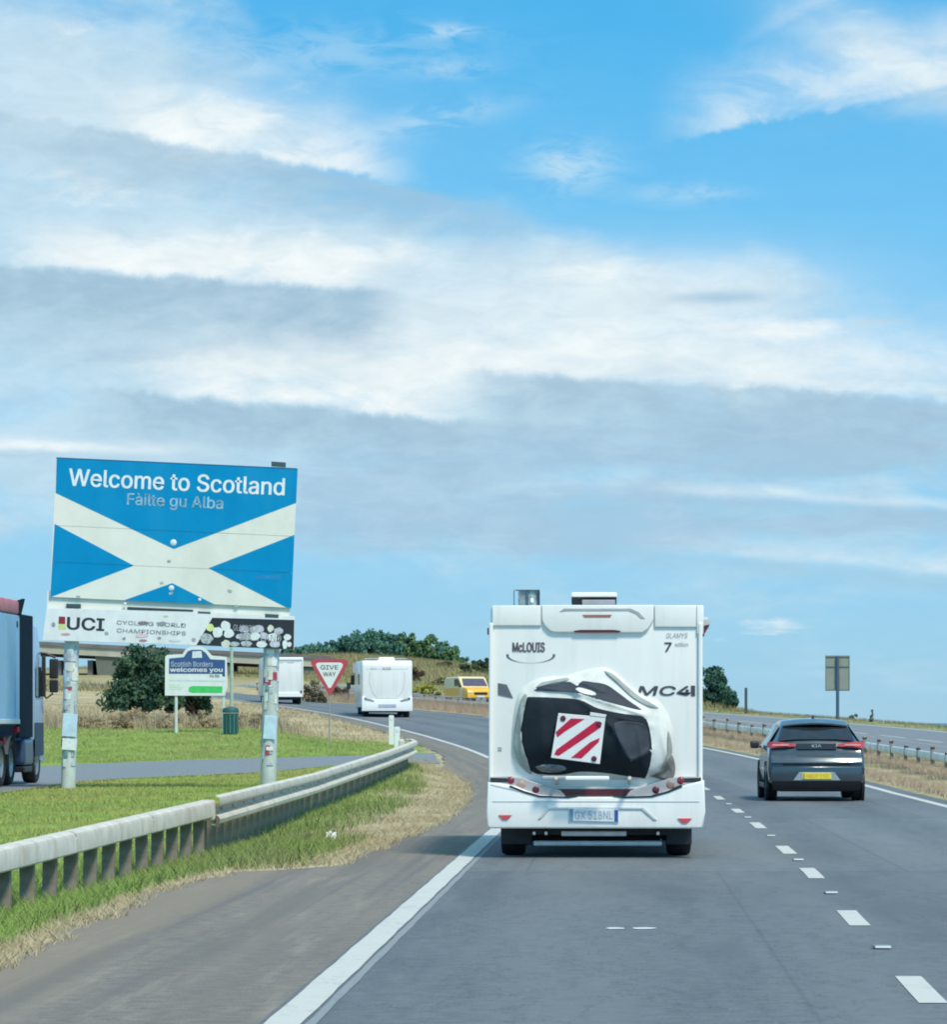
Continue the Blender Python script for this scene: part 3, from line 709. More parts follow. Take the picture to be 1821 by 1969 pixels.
    MB().prism(Q([(1060, 1517), (1228, 1517), (1214, 1524), (1200, 1528), (1085, 1528), (1072, 1523)]), -.075, .02).build('light_strip', M_RED2, root)
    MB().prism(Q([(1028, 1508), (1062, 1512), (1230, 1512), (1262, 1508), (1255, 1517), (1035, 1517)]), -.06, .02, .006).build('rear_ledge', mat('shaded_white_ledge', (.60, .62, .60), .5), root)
    # printing on the rear wall
    lg = text_part('brand_lettering', 'McLOUIS', .34, .10, q(1016, 1244), mat('plum_grey_lettering', (.10, .075, .10), .5), root, .035, y=-.004)
    ring = MB()
    for k in range(54):
        a = math.pi * (.06 - 1.12 * k / 53.0) + math.pi * 0
        a2 = math.pi * (.06 - 1.12 * (k + 1) / 53.0)
        th = lambda t: .004 + .022 * abs(math.cos(t)) ** 2
        if k == 53: break
        p = lambda t, o: (q(1020, 0)[0] + (.262 + o) * math.cos(t), -.004, q(0, 1260)[1] + (.082 + o * .5) * math.sin(t))
        ring.poly([p(a, 0), p(a2, 0), p(a2, -th(a2)), p(a, -th(a))])
    ring.build('brand_swoosh', mat('dark_swoosh', (.10, .11, .14), .5), root)
    text_part('model_lettering', 'MC4', .56, .098, q(1276, 1328), mat('model_dark', (.06, .06, .085), .5), root, .05, .15, y=-.004)
    MB().prism(Q([(1328, 1318), (1336, 1318), (1336, 1338), (1328, 1338)]), -.008, -.001).build('model_bar', MATS['model_dark'], root)
    MB().prism(Q([(957, 1313), (974, 1316), (986, 1342), (957, 1336)]), -.008, -.001).build('grey_decal', mat('charcoal_decal', (.11, .12, .14), .5), root)
    text_part('small_lettering', 'GLAMYS', .23, .055, q(1301, 1222), M_GREYTXT, root, 0, .3, y=-.004)
    text_part('number_lettering', '7', .07, .095, q(1284, 1244), M_DARKTXT, root, .04, y=-.004)
    text_part('small_lettering', 'edition', .14, .045, q(1310, 1239), M_GREYTXT, root, 0, .1, y=-.004)
    MB().prism(Q([(957, 1436), (964, 1436), (964, 1443), (957, 1443)]), -.01, -.001, .003).build('rear_lock', M_SEAM, root)
    # underneath
    MB().box((0, 3.0, .42), (1.9, 5.6, .16)).build('chassis', M_UNDER, root)
    ax = MB().tube([(-.70, .9, .20), (.70, .9, .20)], .05).build('rear_axle', M_UNDER, root)
    MB().box((.02, .35, .145), (1.38, .05, .058), .015, 2).build('low_pale_bar', mat('pale_metal', (.72, .72, .74), .4, .2), root)  # pale bar across, low under the rear
    MB().box((-.02, .2, .255), (.70, .06, .055), .01).build('under_rail', mat('pale_metal', (.72, .72, .74), .4, .2), root)
    MB().box((0, .22, .29), (1.62, .08, .10), .01).build('rear_crossmember', M_UNDER, root)
    for px in (1026, 1049, 1265): MB().box((q(px, 0)[0], .15, .26), (.035, .03, .045), .01).build('tie_down', M_CHROME, root)
    for s, y0 in ((-1, .95), (1, .95), (-1, 5.9), (1, 5.9)):
        wheel(root, s * .90, y0, .335, .335, .27, s)
    MB().box((-.86, .62, .30), (.34, .02, .36), .01).build('mud_flap', M_BLACK, root)
    MB().box((.90, .62, .30), (.28, .02, .36), .01).build('mud_flap', M_BLACK, root)
    return root, Q, q
mh, Q, q = motorhome()

# bikes under a cover on the rear rack: a pale sheet with dark panels bulging from the wall
def bike_cover():
    root = thing('bike_cover', 'crumpled pale and charcoal cover over bikes on the motorhome rear rack', 'bike cover', mh.location, mh.rotation_euler.z)
    outline = [(982, 1448), (984, 1395), (992, 1345), (1004, 1322), (1036, 1304), (1085, 1299), (1125, 1288), (1158, 1283), (1182, 1292), (1212, 1318), (1240, 1338), (1268, 1350), (1286, 1378), (1296, 1420), (1297, 1452), (1290, 1476), (1262, 1494), (1205, 1499), (1120, 1496), (1050, 1494), (1012, 1478), (992, 1466)]
    O = np.array(Q(outline)); O = resample(list(map(tuple, O)) + [tuple(O[0])], 140)[:-1]
    cx, cz = q(1140, 1402)
    ridges = [((1030, 1322), (1110, 1332), .05, .035), ((1110, 1332), (1238, 1374), .055, .035), ((1160, 1290), (1262, 1360), .05, .03), ((1175, 1395), (1212, 1462), .05, .035), ((1212, 1462), (1252, 1440), .04, .03),
              ((1262, 1375), (1285, 1470), .045, .025), ((1000, 1345), (1003, 1460), .04, .025), ((1090, 1300), (1160, 1330), .04, .03), ((1120, 1350), (1180, 1400), .03, .03), ((1190, 1380), (1252, 1395), .03, .025),
              ((1010, 1470), (1090, 1478), .05, .03), ((1290, 1400), (1270, 1470), .03, .02), ((1040, 1350), (1046, 1470), .02, .04), ((1225, 1400), (1238, 1490), .03, .03)]
    rs = [(np.array(q(*a)), np.array(q(*b)), h, w_) for a, b, h, w_ in ridges]
    ang = np.arctan2(O[:, 1] - cz, O[:, 0] - cx); rad = np.hypot(O[:, 0] - cx, O[:, 1] - cz)
    o_ = np.argsort(ang); angs, rads = ang[o_], rad[o_]
    def depth(x, z):
        x = np.asarray(x); z = np.asarray(z)
        a = np.arctan2(z - cz, x - cx); r = np.hypot(x - cx, z - cz) / np.interp(a, angs, rads, period=2 * math.pi)
        r = np.clip(r, 0, 1)
        d = .012 + .27 * (1 - r ** 2.3) ** 1.05 * (1 - .25 * sst(z, cz + .1, cz + .6))
        for a0, b0, h, w_ in rs:
            ab = b0 - a0; t = np.clip(((x - a0[0]) * ab[0] + (z - a0[1]) * ab[1]) / (ab @ ab), 0, 1)
            ds = np.hypot(x - a0[0] - t * ab[0], z - a0[1] - t * ab[1])
            d = d + h * np.exp(-ds / w_) * (1 - r ** 8)
        d = d + (.02 * np.abs(np.sin(4.1 * x + 2.6 * z + .8)) + .014 * np.abs(np.sin(6.3 * z - 3.1 * x + 1.9 * np.sin(2 * x)))) * (1 - r ** 6)
        return d
    nr = 34; rr = np.linspace(0, 1, nr) ** .8
    X = cx + (O[None, :, 0] - cx) * rr[:, None]; Z = cz + (O[None, :, 1] - cz) * rr[:, None]; D = depth(X, Z)
    D[-1] = -.002
    n = X.shape[1]; i = np.arange(nr * n).reshape(nr, n); j = np.roll(i, -1, 1)
    qd = np.stack([i[:-1], j[:-1], j[1:], i[1:]], -1).reshape(-1, 4)
    pale = mat('pale_cover_cloth', (.70, .71, .67), .8, 0, .08, 5, bump=.35, bscale=5, dirt=(.36, .38, .35), dscale=3, damt=.45)
    dark = mat('charcoal_cover_cloth', (.011, .018, .026), .8, 0, .2, 4, bump=.5, bscale=5, spec=.3)
    np_mesh('cover_sheet', np.stack([X, -D, Z], -1).reshape(-1, 3), [4] * len(qd), qd.ravel(), pale, parent=root, smooth=True)
    def patch(name, pts, m, lift, nrad=26, nout=110):
        P = np.array(Q(pts)); P = resample(list(map(tuple, P)) + [tuple(P[0])], nout)[:-1]
        c = P.mean(0); r_ = np.linspace(0, 1, nrad)
        X = c[0] + (P[None, :, 0] - c[0]) * r_[:, None]; Z = c[1] + (P[None, :, 1] - c[1]) * r_[:, None]
        D = depth(X, Z) + lift; D[-1] -= lift + .004
        n = X.shape[1]; i = np.arange(nrad * n).reshape(nrad, n); j = np.roll(i, -1, 1)
        qd = np.stack([i[:-1], j[:-1], j[1:], i[1:]], -1).reshape(-1, 4)
        return np_mesh(name, np.stack([X, -D, Z], -1).reshape(-1, 3), [4] * len(qd), qd.ravel(), m, parent=root, smooth=True)
    patch('dark_panel', [(1001, 1415), (1003, 1380), (1011, 1343), (1018, 1339), (1075, 1341), (1115, 1345), (1150, 1361), (1195, 1371), (1236, 1377), (1246, 1390), (1253, 1425), (1252, 1462), (1243, 1493), (1232, 1496), (1196, 1491), (1160, 1486), (1115, 1484), (1075, 1490), (1030, 1487), (1014, 1472), (1004, 1450)], dark, .013)
    patch('dark_panel', [(1022, 1327), (1040, 1319), (1070, 1313), (1094, 1310), (1100, 1316), (1110, 1318), (1118, 1309), (1140, 1311), (1166, 1316), (1190, 1332), (1214, 1350), (1236, 1366), (1200, 1358), (1160, 1347), (1126, 1336), (1108, 1331), (1070, 1329)], mat('slate_cover_cloth', (.030, .040, .055), .75, 0, .2, 5), .013, 12)
    patch('white_flap', [(1104, 1325), (1112, 1321), (1138, 1328), (1148, 1335), (1140, 1338), (1118, 1333)], pale, .022, 8, 40)
    patch('grey_crumple', [(1026, 1473), (1050, 1468), (1082, 1470), (1092, 1478), (1075, 1485), (1040, 1484)], mat('grey_crumpled_cloth', (.20, .22, .225), .7, 0, .4, 20, bump=.5, bscale=30), .02, 8, 40)
    patch('dark_fold', [(1248, 1492), (1272, 1478), (1288, 1452), (1294, 1456), (1298, 1480), (1290, 1500), (1268, 1497)], mat('brown_grey_cloth', (.17, .16, .155), .8, 0, .35, 16, bump=.4, bscale=24), .05, 8, 50)
    sl = MATS['slate_cover_cloth']; gr = mat('grey_green_cloth', (.33, .37, .345), .8, 0, .2, 8, bump=.2, bscale=20); g2 = mat('fold_shade_grey', (.30, .33, .32), .8, 0, .12, 8)
    patch('lit_facet', [(1178, 1388), (1200, 1384), (1236, 1390), (1246, 1402), (1250, 1436), (1244, 1452), (1216, 1464), (1200, 1452), (1190, 1430), (1182, 1408)], sl, .020, 14, 60)  # lighter slate patch paints light on this facet of the dark cloth
    patch('side_strap', [(1000, 1346), (1008, 1332), (1014, 1336), (1004, 1362), (997, 1400), (996, 1440), (1008, 1474), (1022, 1488), (1012, 1484), (994, 1464), (987, 1436), (990, 1390)], gr, .020, 8, 70)
    patch('fold_shade', [(1158, 1288), (1176, 1294), (1204, 1318), (1238, 1346), (1268, 1362), (1250, 1362), (1216, 1342), (1186, 1314)], g2, .018, 8, 50)  # grey patches paint the shade of folds onto the pale sheet
    patch('fold_shade', [(1040, 1312), (1068, 1306), (1092, 1303), (1094, 1308), (1064, 1313), (1030, 1322)], g2, .018, 6, 40)
    patch('fold_shade', [(1284, 1402), (1290, 1420), (1292, 1446), (1284, 1470), (1268, 1486), (1278, 1462), (1284, 1436)], g2, .02, 6, 40)
    # rack rails below
    MB().box(((1129 - 1145) / 180, -.40, (1649 - 1495) / 180), (.47, .06, .05), .018, 3).build('rack_rail', M_WHITE2, root)
    MB().box(((1066 - 1145) / 180, -.33, (1649 - 1494) / 180), (.26, .05, .04), .01).build('rack_rail', mat('grey_rail', (.40, .42, .42), .5, .3), root)
    for px in (1070, 1210): MB().tube([(q(px, 0)[0], -.38, .86), (q(px, 0)[0], .0, .80)], .02).build('rack_arm', M_GALV, root)
    # striped board, hung on straps: its own thing
    b = thing('warning_board', 'square red and white striped warning board hung on the dark bike cover', 'warning board', mh.location, mh.rotation_euler.z)
    dm = float(np.max(depth(*[np.array(v) for v in zip(q(1074, 1371), q(1164, 1379), q(1153, 1468), q(1060, 1456), q(1112, 1420))]))) + .03
    C = Q([(1074, 1371), (1164, 1379), (1153, 1468), (1060, 1456)])
    MB().prism(C, -dm - .014, -dm, .005).build('board', M_SIGNWHITE, b)
    S = mat('stripe_red', (.50, .004, .045), .45, 0, .10, 8)
    for pts in ([(1072, 1417), (1069, 1407), (1098, 1381), (1124, 1382), (1085, 1407)], [(1066, 1450), (1070, 1441), (1146, 1386), (1157, 1389), (1155, 1398), (1075, 1452)], [(1098, 1456), (1135, 1426), (1153, 1418), (1151, 1426), (1118, 1457)]):
        MB().prism(Q(pts), -dm - .018, -dm - .013).build('stripe', S, b)
    for px, py, r in ((1083, 1381, .030), (1151, 1392, .030), (1142, 1458, .030)):
        MB().lathe([(.001, -dm - .026), (r, -dm - .024), (r, -dm - .012)], 'y', (q(px, py)[0], 0, q(px, py)[1]), 14).build('corner_reflector', M_RED2, b, auto=60)
    MB().prism(Q([(1135, 1369), (1166, 1374), (1164, 1379), (1134, 1376)]), -dm - .02, -dm, .003).build('strap', M_SIGNWHITE, b)
bike_cover()

# ------------------------------------------------------------------ the dark hatchback
def car():
    d = 67.1; x = (1570 - 910) * d / F
    root = thing('hatchback_car', 'dark grey hatchback with a yellow number plate driving in the outer lane', 'car', (x, d, 0), R_(-1.75))
    paint_ = mat('slate_car_paint', (.044, .062, .076), .28, .3, .06, 3, coat=.8, spec=.6)
    # stations along the length: y, top z, half width, roof half width, bottom z
    ST = [(0.0, .70, .80, .74, .30), (.03, .80, .85, .78, .28), (.07, .92, .875, .78, .26), (.12, 1.08, .885, .77, .25), (.2, 1.15, .89, .75, .24), (.38, 1.28, .895, .67, .24), (.55, 1.385, .895, .62, .25), (.68, 1.455, .895, .60, .25),
          (1.0, 1.50, .90, .615, .24), (1.6, 1.53, .90, .63, .24), (2.3, 1.525, .90, .63, .24), (2.8, 1.43, .90, .62, .24), (3.2, 1.20, .90, .68, .25), (3.45, 1.02, .895, .76, .25), (3.9, .95, .87, .72, .26), (4.2, .84, .80, .64, .28), (4.32, .66, .70, .56, .32)]
    rows = []
    for y, zt, hw, tw, zb in ST:
        belt = min(.98, zt - .05)
        half = [(hw * .82, zb), (hw * .97, zb + .12), (hw, .58 if zt > .75 else .5), (hw * .985, min(.80, zt - .09)), (hw * .955, belt), (tw * 1.03, max(zt - .10, belt + .012)), (tw * .90, zt - .045), (tw * .5, zt - .012)]
        pts = [(-a, y, z) for a, z in half] + [(0, y, zt)] + [(a, y, z) for a, z in half[::-1]]
        rows.append(pts)
    m = MB(); m.grid(rows)
    bmv = m.b; bmv.verts.ensure_lookup_table(); n = len(rows[0])
    bmv.faces.new([bmv.verts[k] for k in range(n)][::-1]); bmv.faces.new([bmv.verts[(len(rows) - 1) * n + k] for k in range(n)])
    bmesh.ops.recalc_face_normals(bmv, faces=bmv.faces)
    m.build('body', paint_, root, auto=62)
    # glass follows the body a few millimetres proud
    def on(i0, f, a):   # point on the hatch between stations
        (y0, z0, _, t0, _), (y1, z1, _, t1, _) = ST[i0], ST[i0 + 1]
        return y0 + (y1 - y0) * f, z0 + (z1 - z0) * f
    yb, zb_ = .175, 1.135; yt, zt_ = .60, 1.41
    MB().grid([[(-.70, yb - .02, zb_ - .03), (-.35, yb - .03, zb_), (.35, yb - .03, zb_), (.70, yb - .02, zb_ - .03)], [(-.655, .38 - .025, 1.255), (-.33, .38 - .03, 1.285), (.33, .38 - .03, 1.285), (.655, .38 - .025, 1.255)], [(-.60, yt - .02, zt_ - .03), (-.3, yt - .03, zt_ - .002), (.3, yt - .03, zt_ - .002), (.60, yt - .02, zt_ - .03)]]).build('rear_window', M_GLASS, root, smooth=True)
    MB().grid([[(x_, y_ + .10 * (x_ / .6) ** 2, z_ - .045 * (x_ / .6) ** 2) for x_ in np.linspace(-.59, .59, 13)] for y_, z_ in ((.55, 1.395), (.42, 1.405), (.415, 1.43), (.50, 1.455), (.86, 1.512), (1.1, 1.515))]).build('roof_spoiler', paint_, root, auto=50)
    MB().box((0, .43, 1.42), (.30, .012, .012)).build('high_brake_light', M_RED2, root)
    MB().prismx([(1.0, 1.50), (1.12, 1.575), (1.2, 1.51)], -.02, .02, .006).build('roof_aerial', M_BLACK, root)
    for s in (-1, 1):
        g = MB().grid([[(s * .868, .62, 1.02), (s * .645, .80, 1.355)], [(s * .872, 1.35, 1.0), (s * .655, 1.35, 1.425)], [(s * .872, 2.2, .995), (s * .66, 2.2, 1.42)], [(s * .872, 3.05, 1.0), (s * .66, 2.85, 1.30)]])
        g.build('side_window', M_GLASS, root).location = (s * .016, 0, 0)
        mr = MB().box((s * 1.0, 2.95, 1.02), (.17, .10, .14), .035, 2).build('door_mirror', M_BLACK, root)
        MB().tube([(s * .87, 2.97, .98), (s * .97, 2.97, 1.0)], .025).build('mirror_arm', M_BLACK, mr)
        # tail lamps wrap the corner
        lens = mat('rose_lens', (.48, .055, .06), .15, 0, .15, 12, coat=.6)
        MB().grid([[(s * .38, .085, 1.045), (s * .38, .066, 1.005)], [(s * .60, .082, 1.075), (s * .60, .054, .985)], [(s * .80, .120, 1.09), (s * .82, .085, .965)], [(s * .893, .30, 1.075), (s * .905, .27, .985)]]).build('tail_light', lens, root, smooth=True).location = (0, -.012, .004)
        MB().box((s * .66, .030, 1.028), (.30, .02, .028), .006).build('lamp_strip', mat('pink_strip', (.75, .36, .33), .25), root)
        MB().box((s * .66, -.018, .575), (.20, .03, .035), .01).build('reflector', mat('plum_reflector', (.22, .10, .12), .3), root)
        MB().prism([(s * .50, .64), (s * .86, .62), (s * .87, .50), (s * .62, .50)], -.012, .03, .006).build('bumper_vent', M_BLACK, root)
        for y0 in (.85, 3.45):
            MB().lathe([(.39, -.02), (.39, .03), (.33, .035)], 'x', (s * .885, y0, .34), 24, False).build('wheel_arch', M_BLACK, root)
            wheel(root, s * .79, y0, .325, .325, .21, s)
        MB().box((s * .88, 2.15, .27), (.05, 2.0, .10), .02).build('sill', M_BLACK, root)
    MB().prism([(-.36, .952), (.36, .952), (.36, 1.06), (-.36, 1.06)], .050, .10, .006).build('garnish', mat('charcoal_garnish', (.035, .045, .055), .25), root)
    text_part('badge', 'KIA', .17, .05, (0, 1.015), M_CHROME, root, .02, y=.046)
    MB().prismx([(.06, .85), (.0, .80), (-.052, .712), (-.045, .690), (.06, .68)], -.835, .835, .012).build('tailgate_lip', mat('sky_lit_slate', (.075, .10, .115), .3, .3, coat=.8), root, auto=50)  # body paint lightened to carry the sky's reflection on this ledge
    MB().box((0, -.002, .672), (1.24, .02, .03)).build('bumper_gap', M_BLACK, root)
    MB().prism([(-.80, .64), (.80, .64), (.84, .56), (.82, .36), (-.82, .36), (-.84, .56)], -.035, .05, .02).build('rear_bumper', paint_, root, auto=50)
    MB().prism([(-.82, .37), (.82, .37), (.80, .20), (.66, .18), (-.66, .18), (-.80, .20)], -.03, .12, .02).build('bumper_skirt', mat('matt_black', (.012, .013, .016), .95, spec=.1), root, auto=50)
    MB().prism([(-.43, .385), (.43, .385), (.32, .535), (-.32, .535)], -.040, -.02, .004).build('plate_recess', mat('silver_grey_trim', (.33, .36, .38), .4, .3), root)
    pl = MB().box((0, -.047, .465), (.53, .012, .115), .004).build('number_plate', M_YPLATE, root)
    text_part('plate_lettering', 'NB19 YXO', .40, .07, (.01, .465), mat('faint_plate_text', (.52, .33, .03), .5), pl, .0, y=-.054)
    MB().box((-.235, -.054, .465), (.03, .004, .10)).build('country_band', mat('olive_band', (.30, .33, .05), .5), pl)
    MB().box((0, 2.1, .26), (1.5, 3.6, .12)).build('underbody', M_UNDER, root)
car()

# ------------------------------------------------------------------ two motorhomes further up the road
def far_motorhome():
    d = 165.0; x = (744 - 910) * d / F; z = float(road_z(x, d))
    root = thing('motorhome', 'white motorhome with a roof unit climbing the bend past the two marker posts', 'motorhome', (x, d, z), R_(4.5), 'motorhomes further up the road')
    MB().prismx([(0, .55), (0, 2.35), (.10, 2.56), (6.1, 2.6), (6.6, 2.2), (7.0, 1.2), (7.05, .45), (1, .45)], -1.13, 1.13, .07, 3).build('body', M_WHITE, root, auto=40)
    MB().prism([(-1.15, .28), (1.15, .28), (1.13, .95), (.8, .80), (-.8, .80), (-1.13, .95)], -.08, .05, .02).build('bumper', M_WHITE2, root, auto=50)
    MB().prism([(-.4, 2.50), (.42, 2.50), (.34, 2.72), (-.32, 2.72)], .7, 1.6, .04).build('roof_unit', M_WHITE2, root)
    MB().box((0, 1.4, 2.66), (1.9, .05, .05), .01).build('roof_rail', M_SEAM, root)
    sm = mat('pale_seam', (.58, .61, .62), .5); U = MB()
    pts = [(-.78, 2.05), (-.80, 1.6), (-.66, 1.15), (-.45, .86), (.45, .86), (.66, 1.15), (.80, 1.6), (.78, 2.05)]
    U.tube([(a, -.006, b) for a, b in pts], .014, n=5); U.build('rear_panel_seam', sm, root)
    MB().box((0, -.004, 2.17), (1.9, .008, .02)).build('rear_panel_seam', sm, root)
    text_part('brand_lettering', 'McLOUIS', .36, .12, (-.02, 2.19), M_GREYTXT, root, .02)
    text_part('small_lettering', 'MC4', .26, .1, (-.62, 2.19), M_SEAM, root, 0, .2)
    for s in (-1, 1):
        MB().prism([(s * 1.02, .90), (s * .58, .76), (s * .62, .70), (s * 1.02, .78)], -.10, 0, .01).build('tail_light', mat('grey_lamp', (.28, .30, .33), .3), root)
        MB().box((s * .98, -.09, .84), (.10, .02, .07), .01).build('tail_lamp', M_RED2, root)
        wheel(root, s * .92, .95, .32, .32, .26, s); wheel(root, s * .92, 5.6, .32, .32, .26, s)
        MB().box((s * 1.137, 3.0, 1.75), (.02, 1.4, .5), .008).build('side_window', M_GREYGLASS, root)
        MB().box((s * 1.26, 6.5, 1.75), (.18, .1, .45), .03).build('door_mirror', M_BLACK, root)
    MB().box((0, -.09, .52), (.8, .02, .14), .005).build('number_plate', mat('bluish_plate', (.42, .46, .55), .5), root)
    MB().box((0, 3.4, .36), (2.0, 6.2, .24)).build('chassis', M_UNDER, root)
    d = 190.0; x = (544 - 910) * d / F; z = float(road_z(x, d)) + .0
    root = thing('motorhome', 'plain white box bodied motorhome beside the sticker covered post, far up the bend', 'motorhome', (x, d, z), R_(5.5), 'motorhomes further up the road')
    MB().prismx([(0, .42), (0, 2.3), (.05, 2.42), (5.4, 2.42), (5.9, 2.1), (6.2, 1.0), (6.2, .42)], -1.04, 1.04, .035, 2).build('body', M_WHITE, root, auto=40)
    MB().box((0, -.02, 2.33), (2.0, .06, .12), .02).build('roof_cap', M_WHITE2, root)
    MB().box((0, -.005, 2.19), (1.8, .01, .02)).build('rear_panel_seam', sm, root)
    for s in (-1, 1):
        MB().box((s * 1.0, -.03, 1.32), (.07, .06, 1.9), .02).build('corner_trim', M_WHITE2, root)
        wheel(root, s * .84, 1.1, .32, .32, .26, s); wheel(root, s * .84, 4.9, .32, .32, .26, s)
        MB().box((s * .93, -.06, .62), (.09, .03, .14), .01).build('tail_lamp', M_RED2, root)
    MB().prism([(-1.03, .36), (1.03, .36), (1.03, .58), (-1.03, .58)], -.06, .03, .015).build('bumper', M_WHITE2, root)
    MB().box((.38, -.004, 2.13), (.34, .006, .035)).build('red_decal', mat('faded_red_text', (.50, .32, .31), .5), root); MB().box((-.25, -.004, 2.125), (.5, .006, .02)).build('grey_decal', M_SEAM, root)
    MB().box((-.5, -.065, .5), (.5, .01, .1)).build('number_plate', M_SEAM, root)
    MB().box((0, 3, .34), (1.8, 5.6, .2)).build('chassis', M_UNDER, root)
far_motorhome()

# ------------------------------------------------------------------ oncoming yellow and white van
def yellow_van():
    d = 203.0; x = (902 - 910) * d / F; z = float(road_z(x, d))
    root = thing('oncoming_van', 'pale topped yellow van approaching behind the central barrier posts', 'van', (x, d, z), R_(180 + 20))
    yel = mat('highway_yellow', (.90, .46, .02), .4, 0, .05, coat=.4)
    # local +y is its own forward
    MB().prismx([(-2.2, .4), (-2.3, 1.55), (-2.0, 1.72), (.3, 1.76), (.55, 1.66), (1.15, 1.12), (1.15, .4)], -.92, .92, .08, 3).build('body', mat('cream_van_paint', (.80, .66, .36), .4, 0, .05), root, auto=40)
    root.scale = (.86, .86, .86)
    MB().box((0, -.8, .78), (1.86, 2.9, .5), .03).build('side_band', yel, root)
    MB().prismx([(1.16, .38), (1.16, 1.08), (1.9, .98), (2.12, .82), (2.16, .38)], -.90, .90, .06, 3).build('bonnet', yel, root, auto=40)
    MB().poly([(-.74, .62, 1.62), (.74, .62, 1.62), (.82, 1.14, 1.15), (-.82, 1.14, 1.15)]).build('windscreen', mat('violet_glass', (.10, .09, .13), .1), root).location = (0, .012, .012)
    MB().box((0, 2.165, .66), (.9, .02, .16), .01).build('grille', M_BLACK, root)
    for s in (-1, 1):
        MB().box((s * .70, 2.14, .74), (.26, .05, .14), .03).build('headlight', M_SIGNWHITE, root)
        MB().box((s * 1.0, .95, 1.15), (.16, .08, .18), .03).build('door_mirror', M_BLACK, root)
        MB().poly([(s * .93, -.3, 1.15), (s * .93, .95, 1.15), (s * .93, .5, 1.6), (s * .93, -.3, 1.6)]).build('side_window', M_GLASS, root)
        wheel(root, s * .80, 1.5, .31, .31, .2, s); wheel(root, s * .80, -1.5, .31, .31, .2, s)
    MB().box((0, 2.175, .47), (.5, .02, .1)).build('number_plate', M_PLATE, root)
yellow_van()

